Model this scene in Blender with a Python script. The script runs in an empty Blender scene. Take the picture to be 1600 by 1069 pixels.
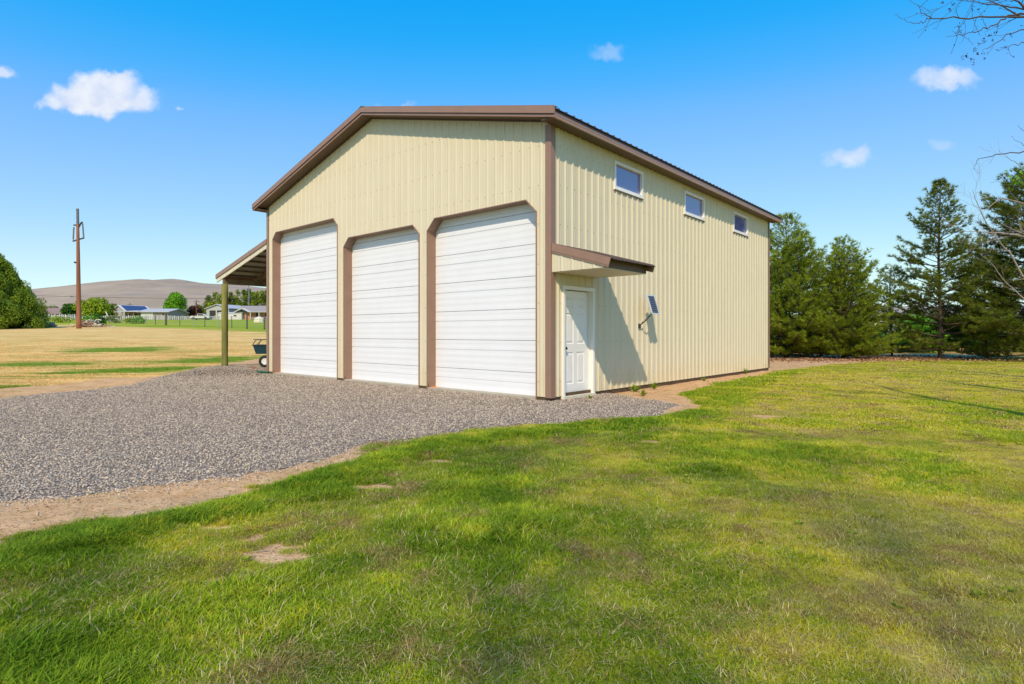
import bpy, math, random
import numpy as np
from mathutils import Vector, Matrix

PI = math.pi
sc = bpy.context.scene
COL = sc.collection

# ------------------------------------------------------------------ camera
F, YH, CZ = 897.28, 520.76, 1.21          # focal length and horizon in 1600x1069 pixels, eye height above the slab
cam_data = bpy.data.cameras.new('camera')
cam = bpy.data.objects.new('camera', cam_data)
COL.objects.link(cam)
cam.location = (0, 0, CZ)
cam.rotation_euler = (PI / 2, 0, 0)
cam_data.sensor_width = 36.0
cam_data.lens = F / 1600 * 36
cam_data.shift_y = -(534.5 - YH) / 1600
cam_data.clip_start = 0.05
cam_data.clip_end = 12000
sc.camera = cam

# ------------------------------------------------------------------ light
SUN_TRAVEL = Vector((0.42, 2.429, -2.33)).normalized()
TO_SUN = -SUN_TRAVEL
SUN_EL = math.asin(TO_SUN.z)
world = bpy.data.worlds.new("World")
sc.world = world
world.use_nodes = True
wn = world.node_tree
for n in list(wn.nodes):
    wn.nodes.remove(n)


class NT:
    """small helper to write node trees"""
    def __init__(self, tree):
        self.t = tree

    def new(self, typ, **kw):
        n = self.t.nodes.new(typ)
        for k, v in kw.items():
            setattr(n, k, v)
        return n

    def put(self, sock, v):
        if v is None:
            return
        if isinstance(v, bpy.types.NodeSocket):
            self.t.links.new(v, sock)
        else:
            if hasattr(sock.default_value, '__len__') and not hasattr(v, '__len__'):
                v = [v] * len(sock.default_value)
            if hasattr(sock.default_value, '__len__') and len(sock.default_value) == 4 and len(v) == 3:
                v = tuple(v) + (1.0,)
            sock.default_value = v

    def math(self, op, a, b=None, c=None, clamp=False):
        n = self.new('ShaderNodeMath', operation=op, use_clamp=clamp)
        self.put(n.inputs[0], a)
        self.put(n.inputs[1], b)
        self.put(n.inputs[2], c)
        return n.outputs[0]

    def vmath(self, op, a, b=None, s=None):
        n = self.new('ShaderNodeVectorMath', operation=op)
        self.put(n.inputs[0], a)
        self.put(n.inputs[1], b)
        if s is not None:
            self.put(n.inputs['Scale'], s)
        return n.outputs['Value'] if op in ('LENGTH', 'DOT_PRODUCT', 'DISTANCE') else n.outputs[0]

    def mix(self, f, a, b, blend='MIX'):
        n = self.new('ShaderNodeMix', data_type='RGBA', blend_type=blend)
        self.put(n.inputs[0], f)
        self.put(n.inputs[6], a)
        self.put(n.inputs[7], b)
        return n.outputs[2]

    def noise(self, vec, scale, detail=2.0, rough=0.5, dist=0.0):
        n = self.new('ShaderNodeTexNoise')
        self.put(n.inputs['Vector'], vec)
        n.inputs['Scale'].default_value = scale
        n.inputs['Detail'].default_value = detail
        n.inputs['Roughness'].default_value = rough
        n.inputs['Distortion'].default_value = dist
        return n.outputs['Fac']

    def remap(self, v, a, b, c=0.0, d=1.0, smooth=False):
        n = self.new('ShaderNodeMapRange')
        n.interpolation_type = 'SMOOTHSTEP' if smooth else 'LINEAR'
        self.put(n.inputs['Value'], v)
        for k, x in zip(('From Min', 'From Max', 'To Min', 'To Max'), (a, b, c, d)):
            self.put(n.inputs[k], x)
        return n.outputs[0]

    def attr(self, name, kind='GEOMETRY', out='Fac'):
        n = self.new('ShaderNodeAttribute', attribute_type=kind, attribute_name=name)
        return n.outputs[out]

    def pos(self):
        return self.new('ShaderNodeNewGeometry').outputs['Position']

    def scalev(self, v, xyz):
        n = self.new('ShaderNodeMapping')
        self.put(n.inputs['Vector'], v)
        n.inputs['Scale'].default_value = xyz
        return n.outputs[0]


W = NT(wn)
sky = W.new('ShaderNodeTexSky', sky_type='NISHITA')
sky.sun_disc = False
sky.sun_elevation = SUN_EL
sky.sun_rotation = math.atan2(TO_SUN.x, TO_SUN.y)
sky.altitude = 300
sky.air_density = 1.0
sky.dust_density = 0.35
sky.ozone_density = 1.6
hsv = W.new('ShaderNodeHueSaturation')
hsv.inputs['Hue'].default_value = 0.492
hsv.inputs['Saturation'].default_value = 1.22
hsv.inputs['Value'].default_value = 1.0
W.put(hsv.inputs['Color'], sky.outputs[0])
sepc = W.new('ShaderNodeSeparateColor')
W.put(sepc.inputs[0], hsv.outputs[0])
combc = W.new('ShaderNodeCombineColor')
# the photograph's strong blue grade, the same all over the sky
fc = W.new('ShaderNodeFloatCurve')
cpts = [(0, 0), (.106, .014), (.128, .05), (.189, .21), (.40, .43), (.68, .64), (1, .78)]
cv_ = fc.mapping.curves[0]
cv_.points[0].location, cv_.points[1].location = cpts[0], cpts[-1]
for q_ in cpts[1:-1]:
    cv_.points.new(*q_)
fc.mapping.update()
W.put(fc.inputs['Value'], W.math('DIVIDE', sepc.outputs[0], 6.0))
W.put(combc.inputs[0], W.math('MULTIPLY', fc.outputs[0], 6.667))
W.put(combc.inputs[1], W.math('MULTIPLY', W.math('POWER', sepc.outputs[1], .654), 1.86))
W.put(combc.inputs[2], W.math('MINIMUM', W.math('MULTIPLY', W.math('POWER', sepc.outputs[2], .25), 4.7), 6.8))
skycol = combc.outputs[0]
# fair weather clouds far out in the sky, each a few soft ellipses in direction space
dirv = W.new('ShaderNodeTexCoord').outputs['Generated']
sep = W.new('ShaderNodeSeparateXYZ')
W.put(sep.inputs[0], dirv)
front = W.math('GREATER_THAN', sep.outputs[1], 0.05)
ysafe = W.math('MAXIMUM', sep.outputs[1], 0.05)
cu = W.math('DIVIDE', sep.outputs[0], ysafe)
cv = W.math('DIVIDE', sep.outputs[2], ysafe)
comb = W.new('ShaderNodeCombineXYZ')
W.put(comb.inputs[0], cu)
W.put(comb.inputs[1], cv)
wn1 = W.new('ShaderNodeTexNoise')
W.put(wn1.inputs['Vector'], comb.outputs[0])
wn1.inputs['Scale'].default_value = 26
wn1.inputs['Detail'].default_value = 6
wn1.inputs['Roughness'].default_value = 0.55
warp = W.vmath('SCALE', W.vmath('SUBTRACT', wn1.outputs['Color'], (0.5, 0.5, 0.5)), s=0.058)
cw = W.vmath('ADD', comb.outputs[0], warp)
# (x, y, half width, half height, strength) in degrees-like slopes
CLOUDS = [(-.762, .408, .046, .022, .95), (-.722, .430, .040, .024, .95), (-.684, .433, .036, .022, .95), (-.690, .402, .055, .022, 1.0),
          (-.640, .408, .026, .018, .8), (-.802, .402, .024, .012, .6), (-.735, .398, .045, .018, 1.0), (-.684, .448, .013, .010, .7),
          (-.574, .390, .010, .004, .35), (-.889, .455, .026, .012, .75), (.171, .489, .026, .014, .28),
          (.745, .444, .040, .017, .62), (.775, .440, .034, .016, .62), (.765, .455, .018, .010, .4), (.585, .307, .040, .018, .5), (.600, .310, .022, .018, .3), (.747, .326, .022, .012, .25),
          (-.206, .398, .035, .005, .25)]
acc = None
for (x, y, a, b, s) in CLOUDS:
    d = W.vmath('LENGTH', W.vmath('MULTIPLY', W.vmath('SUBTRACT', cw, (x, y, 0)), (1 / a, 1 / b, 0)))
    m = W.remap(d, 0.35, 1.35, s, 0.0, smooth=True)
    acc = m if acc is None else W.math('SUBTRACT', W.math('ADD', acc, m), W.math('MULTIPLY', acc, m))
acc = W.math('MULTIPLY', acc, front)
shade = W.remap(wn1.outputs['Fac'], 0.35, 0.65, 0.0, 1.0)
SKY_STRENGTH = 0.15
CLOUD_W = [v / SKY_STRENGTH for v in (0.95, 0.97, 1.0)]
CLOUD_G = [v / SKY_STRENGTH for v in (0.74, 0.80, 0.95)]
ccol = W.mix(shade, CLOUD_G, CLOUD_W)
final = W.mix(W.math('MULTIPLY', acc, 0.93), skycol, ccol)
bg = W.new('ShaderNodeBackground')
W.put(bg.inputs['Color'], final)
bg.inputs['Strength'].default_value = SKY_STRENGTH
wo = W.new('ShaderNodeOutputWorld')
wn.links.new(bg.outputs[0], wo.inputs['Surface'])

sun_data = bpy.data.lights.new('sun', 'SUN')
sun_data.energy = 4.0
sun_data.angle = math.radians(0.53)
sun_data.color = (1.0, 0.84, 0.62)
sun = bpy.data.objects.new('sun', sun_data)
COL.objects.link(sun)
sun.rotation_euler = SUN_TRAVEL.to_track_quat('-Z', 'Y').to_euler()

sc.view_settings.view_transform = 'Standard'
sc.view_settings.look = 'None'
sc.view_settings.gamma = 1.0
sc.view_settings.use_curve_mapping = False
sc.view_settings.exposure = 0.0
sc.render.engine = 'CYCLES'
sc.cycles.max_bounces = 6
sc.cycles.diffuse_bounces = 3
sc.cycles.transparent_max_bounces = 6

# ------------------------------------------------------------------ helpers
rng = np.random.default_rng(7)
random.seed(11)


def tag(o, label=None, cat=None, group=None, kind=None):
    if label: o['label'] = label
    if cat: o['category'] = cat
    if group: o['group'] = group
    if kind: o['kind'] = kind
    return o


def empty(name, loc, rz=0.0, parent=None):
    o = bpy.data.objects.new(name, None)
    COL.objects.link(o)
    o.location = loc
    o.rotation_euler = (0, 0, rz)
    o.empty_display_size = 0.3
    if parent: o.parent = parent
    return o


def link_mesh(name, me, parent=None, loc=None, rz=None):
    o = bpy.data.objects.new(name, me)
    COL.objects.link(o)
    if parent: o.parent = parent
    if loc is not None: o.location = loc
    if rz is not None: o.rotation_euler = (0, 0, rz)
    return o


def np_mesh(name, verts, faces, mats, smooth=False, attrs=None, matidx=None):
    """verts (n,3), faces (m,k) with the same k everywhere"""
    me = bpy.data.meshes.new(name)
    verts = np.asarray(verts, dtype=np.float32)
    faces = np.asarray(faces, dtype=np.int32)
    m, k = faces.shape
    me.vertices.add(len(verts))
    me.vertices.foreach_set('co', verts.ravel())
    me.loops.add(m * k)
    me.loops.foreach_set('vertex_index', faces.ravel())
    me.polygons.add(m)
    me.polygons.foreach_set('loop_start', np.arange(0, m * k, k, dtype=np.int32))
    me.polygons.foreach_set('loop_total', np.full(m, k, dtype=np.int32))
    if smooth: me.polygons.foreach_set('use_smooth', np.ones(m, dtype=bool))
    me.update(calc_edges=True)
    for mt in (mats if isinstance(mats, (list, tuple)) else [mats]):
        me.materials.append(mt)
    if matidx is not None: me.polygons.foreach_set('material_index', np.asarray(matidx, dtype=np.int32))
    for an, av in (attrs or {}).items():
        a = me.attributes.new(an, 'FLOAT', 'POINT')
        a.data.foreach_set('value', np.asarray(av, dtype=np.float32))
    return me


class MB:
    """collects simple shapes and links them as one mesh object"""
    def __init__(self):
        self.v, self.f, self.mi = [], [], []
        self.cur = 0

    def add(self, vs, fs):
        b = len(self.v)
        self.v += [tuple(p) for p in vs]
        self.f += [tuple(i + b for i in f) for f in fs]
        self.mi += [self.cur] * len(fs)
        return self

    def box(self, x0, x1, y0, y1, z0, z1):
        x0, x1 = min(x0, x1), max(x0, x1)
        y0, y1 = min(y0, y1), max(y0, y1)
        z0, z1 = min(z0, z1), max(z0, z1)
        return self.add([(x0, y0, z0), (x1, y0, z0), (x1, y1, z0), (x0, y1, z0), (x0, y0, z1), (x1, y0, z1), (x1, y1, z1), (x0, y1, z1)],
                        [(0, 3, 2, 1), (4, 5, 6, 7), (0, 1, 5, 4), (1, 2, 6, 5), (2, 3, 7, 6), (3, 0, 4, 7)])

    def hexa(self, p):
        """eight corners: bottom ring then top ring"""
        return self.add(p, [(0, 3, 2, 1), (4, 5, 6, 7), (0, 1, 5, 4), (1, 2, 6, 5), (2, 3, 7, 6), (3, 0, 4, 7)])

    def quad(self, a, b, c, d):
        return self.add([a, b, c, d], [(0, 1, 2, 3)])

    def prism(self, poly, d):
        """closed polygon (3d points) pushed along vector d"""
        n = len(poly)
        d = Vector(d)
        a = [Vector(p) for p in poly]
        b = [p + d for p in a]
        fs = [tuple(range(n))[::-1], tuple(range(n, 2 * n))] + [(i, (i + 1) % n, n + (i + 1) % n, n + i) for i in range(n)]
        return self.add(a + b, fs)

    def beam(self, a, b, w, h, up=(0, 0, 1)):
        a, b = Vector(a), Vector(b)
        d = (b - a).normalized()
        up = Vector(up)
        s = d.cross(up)
        if s.length < 1e-4: s = d.cross(Vector((1, 0, 0)))
        s.normalize()
        u = s.cross(d).normalized()
        s *= w / 2
        u *= h / 2
        return self.hexa([a - s - u, a + s - u, b + s - u, b - s - u, a - s + u, a + s + u, b + s + u, b - s + u])

    def tube(self, pts, rad, n=8, cap=True):
        pts = [Vector(p) for p in pts]
        if not hasattr(rad, '__len__'): rad = [rad] * len(pts)
        rings = []
        up = Vector((0.013, 0.02, 1))
        for i, p in enumerate(pts):
            d = (pts[min(i + 1, len(pts) - 1)] - pts[max(i - 1, 0)]).normalized()
            s = d.cross(up)
            if s.length < 0.05: s = d.cross(Vector((1, 0.1, 0)))
            s.normalize()
            t = s.cross(d)
            rings.append([p + (s * math.cos(2 * PI * k / n) + t * math.sin(2 * PI * k / n)) * rad[i] for k in range(n)])
        vs = [v for r in rings for v in r]
        fs = []
        for i in range(len(pts) - 1):
            for k in range(n):
                fs.append((i * n + k, i * n + (k + 1) % n, (i + 1) * n + (k + 1) % n, (i + 1) * n + k))
        if cap:
            fs.append(tuple(range(n))[::-1])
            fs.append(tuple((len(pts) - 1) * n + k for k in range(n)))
        return self.add(vs, fs)

    def mesh(self, name, m, smooth=False, bevel=0):
        me = bpy.data.meshes.new(name)
        me.from_pydata(self.v, [], self.f)
        for mm in (m if isinstance(m, (list, tuple)) else [m]): me.materials.append(mm)
        if isinstance(m, (list, tuple)): me.polygons.foreach_set('material_index', self.mi)
        if smooth: me.polygons.foreach_set('use_smooth', [True] * len(self.f))
        me.update()
        return me

    def build(self, name, m, parent=None, smooth=False, loc=None, rz=None, label=None):
        o = link_mesh(name, self.mesh(name, m, smooth), parent, loc, rz)
        if label: o['label'] = label
        return o


def copy_tree(o, parent=None):
    c = o.copy()
    COL.objects.link(c)
    if parent: c.parent = parent
    for ch in list(o.children): copy_tree(ch, c)
    return c


def smooth01(x):
    x = np.clip(x, 0, 1)
    return x * x * (3 - 2 * x)


_perm = np.random.default_rng(3).random((256, 256))


def vnoise(x, y):
    xi, yi = np.floor(x).astype(int), np.floor(y).astype(int)
    fx, fy = smooth01(x - xi), smooth01(y - yi)
    g = lambda a, b: _perm[a & 255, b & 255]
    return (g(xi, yi) * (1 - fx) + g(xi + 1, yi) * fx) * (1 - fy) + (g(xi, yi + 1) * (1 - fx) + g(xi + 1, yi + 1) * fx) * fy


def fbm(x, y, o=4):
    s, a, t = 0, 0.5, 0
    for i in range(o):
        s = s + a * vnoise(x * 2 ** i + 17.3 * i, y * 2 ** i + 5.1 * i)
        t += a
        a *= 0.5
    return s / t


def seg_dist(px, py, poly):
    """distance from points to a polyline"""
    d = np.full(np.shape(px), 1e9)
    for (x0, y0), (x1, y1) in zip(poly[:-1], poly[1:]):
        vx, vy = x1 - x0, y1 - y0
        t = np.clip(((px - x0) * vx + (py - y0) * vy) / (vx * vx + vy * vy + 1e-9), 0, 1)
        d = np.minimum(d, np.hypot(px - x0 - t * vx, py - y0 - t * vy))
    return d


def inside(px, py, poly):
    r = np.zeros(np.shape(px), dtype=bool)
    n = len(poly)
    for i in range(n):
        x0, y0 = poly[i]
        x1, y1 = poly[(i + 1) % n]
        if y0 == y1: continue
        c = ((y0 > py) != (y1 > py)) & (px < (x1 - x0) * (py - y0) / (y1 - y0) + x0)
        r ^= c
    return r


def sdist(px, py, poly):
    """signed distance, positive inside"""
    d = seg_dist(px, py, poly + [poly[0]])
    return np.where(inside(px, py, poly), d, -d)


G0 = -0.07
LH = ([-2000, 20, 26, 40, 58, 75, 120, 180, 400, 1500, 6000], [G0, G0, 0.0, .75, 1.62, 2.25, 3.7, 5.6, 12, 41.7, 163])
RH = ([-2000, 42, 60, 80, 120, 180, 400, 1500, 6000], [G0, G0, .15, .55, 1.6, 3.0, 7.5, 30, 120])


def hgt(x, y):
    a = np.interp(y, *LH)
    b = np.interp(y, *RH)
    w = smooth01((np.asarray(x, dtype=float) + 6) / 14)
    m = .10 * np.exp(-((np.asarray(x, dtype=float) + 9.6) / 2.4) ** 2 - ((np.asarray(y, dtype=float) - 20.4) / 1.9) ** 2)   # low mound of stone under the lean-to
    return a * (1 - w) + b * w + m


def gp(px, py):
    """a spot on the flat yard, given the photograph's pixel"""
    Y = F * (CZ - G0) / (py - YH)
    return ((px - 800) / F * Y, Y)


def at(px, Y, dz=0.0):
    """a spot on the terrain Y metres out in the direction of a pixel column"""
    X = (px - 800) / F * Y
    return Vector((X, Y, float(hgt(X, Y)) + dz))


def pz(py, Y):
    return CZ + (YH - py) / F * Y


def P3(px, py, Y):
    return Vector(((px - 800) / F * Y, Y, pz(py, Y)))


# ------------------------------------------------------------------ materials
def material(name, fn):
    m = bpy.data.materials.new(name)
    m.use_nodes = True
    t = NT(m.node_tree)
    b = m.node_tree.nodes['Principled BSDF']
    fn(t, b)
    return m


def plain(name, col, rough=0.6, var=0.12, scale=6.0, metal=0.0, bump=0.0, bscale=60.0, spec=0.5, stretch=(1, 1, 1)):
    def fn(t, b):
        p = t.scalev(t.new('ShaderNodeTexCoord').outputs['Object'], stretch)
        n = t.noise(p, scale, 4, 0.6)
        f = t.remap(n, 0.3, 0.7, 1 - var, 1 + var)
        c = t.vmath('MULTIPLY', tuple(col), None)
        n2 = c.node
        t.put(n2.inputs[1], f)
        t.put(b.inputs['Base Color'], c)
        b.inputs['Roughness'].default_value = rough
        b.inputs['Metallic'].default_value = metal
        b.inputs['Specular IOR Level'].default_value = spec
        if bump:
            bn = t.new('ShaderNodeBump')
            bn.inputs['Strength'].default_value = bump
            bn.inputs['Distance'].default_value = 0.01
            t.put(bn.inputs['Height'], t.noise(p, bscale, 3, 0.6))
            t.put(b.inputs['Normal'], bn.outputs[0])
    return material(name, fn)


def siding_fn(t, b):
    p = t.new('ShaderNodeTexCoord').outputs['Object']
    n = t.noise(t.scalev(p, (1, 1, 0.25)), 3.0, 4, 0.6)
    c = t.mix(t.remap(n, 0.3, 0.7), (.67, .59, .425), (.71, .63, .46))
    sp = t.new('ShaderNodeSeparateXYZ')
    t.put(sp.inputs[0], p)
    # rain-splashed dust along the foot of the sheets
    dust = t.math('MULTIPLY', t.remap(t.math('ADD', sp.outputs[2], t.math('MULTIPLY', n, 0.5)), 0.25, 0.95, 1.0, 0.0, True), t.remap(t.noise(p, 2.2, 5, 0.7), 0.3, 0.75, 0.05, 0.5))
    c = t.mix(dust, c, (.60, .44, .19))
    t.put(b.inputs['Base Color'], c)
    b.inputs['Roughness'].default_value = 0.5
    b.inputs['Specular IOR Level'].default_value = 0.22
    bn = t.new('ShaderNodeBump')
    bn.inputs['Strength'].default_value = 0.5
    bn.inputs['Distance'].default_value = 0.014
    t.put(bn.inputs['Height'], t.noise(t.scalev(p, (1, 1, .4)), 5.0, 2, 0.5))
    t.put(b.inputs['Normal'], bn.outputs[0])


M = {}
M['siding'] = material('cream_siding', siding_fn)
M['trim'] = plain('brown_trim', (.30, .175, .12), 0.42, 0.06, 3)
M['trimlight'] = plain('pale_brown_lip', (.46, .30, .21), 0.4, 0.05, 3)
M['soffit'] = plain('brown_soffit', (.13, .078, .045), 0.5, 0.08, 3)
M['roof'] = plain('brown_roof_metal', (.085, .05, .038), 0.4, 0.1, 2)
M['doorwhite'] = plain('white_door_paint', (.81, .81, .84), 0.4, 0.025, 1.5)
M['white'] = plain('white_vinyl', (.85, .82, .78), 0.35, 0.02, 4)
M['seal'] = plain('dark_rubber_seal', (.05, .05, .055), 0.7)
M['concrete'] = plain('concrete', (.42, .37, .29), 0.9, 0.18, 5, bump=0.4)
M['skirt'] = plain('stained_skirt', (.10, .06, .03), 0.85, 0.3, 4, bump=0.4)
M['screw'] = plain('screw_head', (.30, .24, .15), 0.4, 0.05)
M['knob'] = plain('dark_bronze', (.03, .025, .02), 0.35, 0.1, metal=0.7)
M['post'] = plain('treated_post', (.20, .19, .045), 0.8, 0.35, 5, bump=0.6, bscale=25, stretch=(1, 1, .15))
M['timber'] = plain('roof_timber', (.22, .15, .08), 0.8, 0.3, 5, bump=0.4, stretch=(1, 1, .3))
M['under'] = plain('roof_underside', (.26, .24, .20), 0.5, 0.2, 3)
M['pole'] = plain('utility_pole_wood', (.27, .10, .05), 0.8, 0.3, 3, bump=0.5, stretch=(1, 1, .08))
M['darkmetal'] = plain('dark_metal', (.045, .045, .05), 0.5, 0.1, metal=0.3)
M['grey'] = plain('grey_insulator', (.16, .16, .18), 0.4)
M['alu'] = plain('aluminium', (.75, .76, .78), 0.35, 0.04, metal=0.4)
M['cell'] = plain('solar_cell', (.05, .05, .075), 0.45, 0.15, 30, spec=0.5)
M['bluecell'] = plain('blue_solar_panel', (.05, .07, .17), 0.3, 0.1)
M['tub'] = plain('teal_plastic', (.012, .055, .075), 0.45, 0.1)
M['tyre'] = plain('tyre_rubber', (.02, .02, .02), 0.85, 0.2)
M['rim'] = plain('white_rim', (.72, .72, .70), 0.5)
M['hose'] = plain('green_hose', (.02, .14, .08), 0.5)
M['orange'] = plain('orange_foam', (.75, .22, .03), 0.8, 0.2, 20)
M['board'] = plain('weathered_board', (.32, .16, .08), 0.85, 0.3, 10)
M['postgrey'] = plain('fence_post', (.10, .075, .055), 0.85, 0.3, 10)
M['wire'] = plain('galvanised_wire', (.32, .32, .31), 0.5, 0.1)
M['palewood'] = plain('pale_wood', (.68, .62, .48), 0.8, 0.15)
M['hwhite'] = plain('white_painted_wall', (.60, .58, .56), 0.8, 0.05)
M['hgrey'] = plain('grey_metal_wall', (.42, .415, .41), 0.6, 0.05)
M['hmauve'] = plain('mauve_grey_wall', (.30, .25, .25), 0.8, 0.1)
M['hbrick'] = plain('orange_brick_wall', (.48, .20, .10), 0.85, 0.15, 20)
M['hroofbrown'] = plain('brown_shingles', (.28, .18, .15), 0.85, 0.15, 12)
M['hroofgrey'] = plain('grey_shingles', (.30, .265, .25), 0.85, 0.12, 12)
M['hrooflight'] = plain('pale_metal_roof', (.50, .47, .46), 0.5, 0.08)
M['hdark'] = plain('dark_opening', (.03, .028, .027), 0.8)
M['beige'] = plain('beige_wall', (.55, .46, .36), 0.8, 0.08)
M['bark'] = plain('pine_bark', (.085, .055, .04), 0.9, 0.35, 8, bump=0.8, bscale=20, stretch=(1, 1, .3))
M['palebark'] = plain('pale_grey_bark', (.30, .25, .22), 0.85, 0.25, 8, bump=0.5)
M['darkbark'] = plain('dark_twig_bark', (.085, .06, .05), 0.85, 0.25, 8)
M['rubble'] = plain('rubble', (.33, .23, .18), 0.9, 0.3, 3, bump=0.5)
M['litter'] = plain('brown_leaf_litter', (.27, .14, .07), 0.9, 0.4, 9)


def glass_fn(t, b):
    t.put(b.inputs['Base Color'], (.15, .15, .38))  # lavender blue of the reflected sky put into the pane's base colour
    b.inputs['Roughness'].default_value = 0.03
    b.inputs['IOR'].default_value = 1.9
    b.inputs['Specular IOR Level'].default_value = 0.9


M['glass'] = material('window_glass', glass_fn)


def leafmat(name, ca, cb, cc=None, rough=0.6, trans=0.25):
    """foliage colour from the mesh's own per-leaf 'tint' value"""
    def fn(t, b):
        f = t.attr('tint')
        c = t.mix(t.remap(f, 0.0, 0.6), ca, cb)
        if cc: c = t.mix(t.remap(f, 0.7, 1.0), c, cc)
        t.put(b.inputs['Base Color'], c)
        b.inputs['Roughness'].default_value = rough
        b.inputs['Specular IOR Level'].default_value = 0.08
        if trans:
            tr = t.new('ShaderNodeBsdfTranslucent')
            t.put(tr.inputs[0], t.vmath('MULTIPLY', c, (1.15, 1.25, .6)))
            mx = t.new('ShaderNodeMixShader')
            mx.inputs[0].default_value = trans
            out = [n for n in t.t.nodes if n.type == 'OUTPUT_MATERIAL'][0]
            t.t.links.new(b.outputs[0], mx.inputs[1])
            t.t.links.new(tr.outputs[0], mx.inputs[2])
            t.t.links.new(mx.outputs[0], out.inputs[0])
    return material(name, fn)


M['needle'] = leafmat('pine_needles', (.10, .14, .012), (.24, .31, .022), (.46, .50, .05))
M['needle_dark'] = leafmat('dark_pine_needles', (.07, .095, .014), (.16, .20, .022), (.32, .35, .05))
M['juniper'] = leafmat('juniper_scales', (.11, .17, .018), (.22, .31, .028), (.38, .42, .04))
M['leaf_bright'] = leafmat('bright_spring_leaves', (.10, .26, .015), (.17, .38, .02), (.26, .46, .04))
M['leaf_yellow'] = leafmat('yellow_green_leaves', (.16, .24, .015), (.28, .36, .02), (.38, .44, .05))
M['leaf_olive'] = leafmat('olive_leaves', (.10, .14, .03), (.17, .21, .04), (.25, .28, .06))
M['leaf_dark'] = leafmat('dark_green_leaves', (.03, .08, .015), (.06, .15, .02), (.10, .2, .03))
M['leaf_maroon'] = leafmat('maroon_leaves', (.07, .03, .025), (.13, .055, .04), (.2, .08, .05))
M['bud'] = leafmat('dark_red_buds', (.035, .012, .012), (.07, .02, .02), (.10, .05, .02))

# ------------------------------------------------------------------ the yard: where what grows
FACE = [gp(420, 584), gp(860, 625)]
GRAVEL = [gp(*p) for p in [(-260, 640), (-100, 634), (0, 625), (60, 617), (130, 612), (215, 601), (250, 590), (300, 580), (350, 574), (400, 571), (470, 575)]] + \
    [(-6.3, 18.6), (-2.4, 15.4), (1.0, 11.3)] + \
    [gp(*p) for p in [(935, 613), (1000, 624), (1055, 632), (1040, 643), (1015, 652), (950, 656), (860, 663), (740, 671), (700, 680), (600, 690), (545, 698), (530, 711), (430, 733), (300, 752), (150, 768), (0, 780), (-200, 800), (-420, 820)]]
DIRT_STRIP = [gp(*p) for p in [(-420, 790), (-200, 780), (0, 770), (300, 740), (430, 722), (530, 700), (575, 690), (550, 722), (500, 737), (440, 751), (384, 762), (364, 780), (310, 800), (240, 810), (150, 826), (60, 842), (0, 856), (-200, 892), (-420, 915)]]
DIRT_SIDE = [gp(*p) for p in [(860, 600), (925, 606), (1202, 567), (1203, 556), (1300, 553), (1430, 553), (1560, 553), (1540, 560), (1400, 564), (1300, 569), (1238, 577), (1180, 590), (1110, 603), (1062, 616), (1098, 632), (1085, 642), (1040, 650), (980, 655), (900, 645)]]
DIRT_LEFT = [gp(*p) for p in [(-260, 650), (-160, 616), (0, 607), (80, 602), (160, 592), (240, 590), (300, 579), (350, 570), (420, 562), (480, 560), (480, 590), (300, 600), (100, 628)]]
LUSH_A = [gp(*p) for p in [(-400, 960), (-100, 906), (0, 884), (130, 850), (250, 828), (370, 797), (460, 773), (565, 735), (640, 708), (720, 690), (860, 676), (960, 666), (1050, 656), (1100, 645)]]
LUSH_B = [gp(*p) for p in [(1040, 618), (1100, 611), (1160, 597), (1200, 588), (1235, 580)]]
LUSH_C = [gp(*p) for p in [(1095, 640), (1130, 622), (1150, 610)]]
BARE = [(gp(420, 856), .30, .15), (gp(395, 868), .2, .1), (gp(572, 760), .34, .12), (gp(315, 824), .22, .09), (gp(1185, 650), .40, .25), (gp(350, 905), .16, .06), (gp(1010, 690), .22, .12), (gp(690, 720), .2, .1)]


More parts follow.
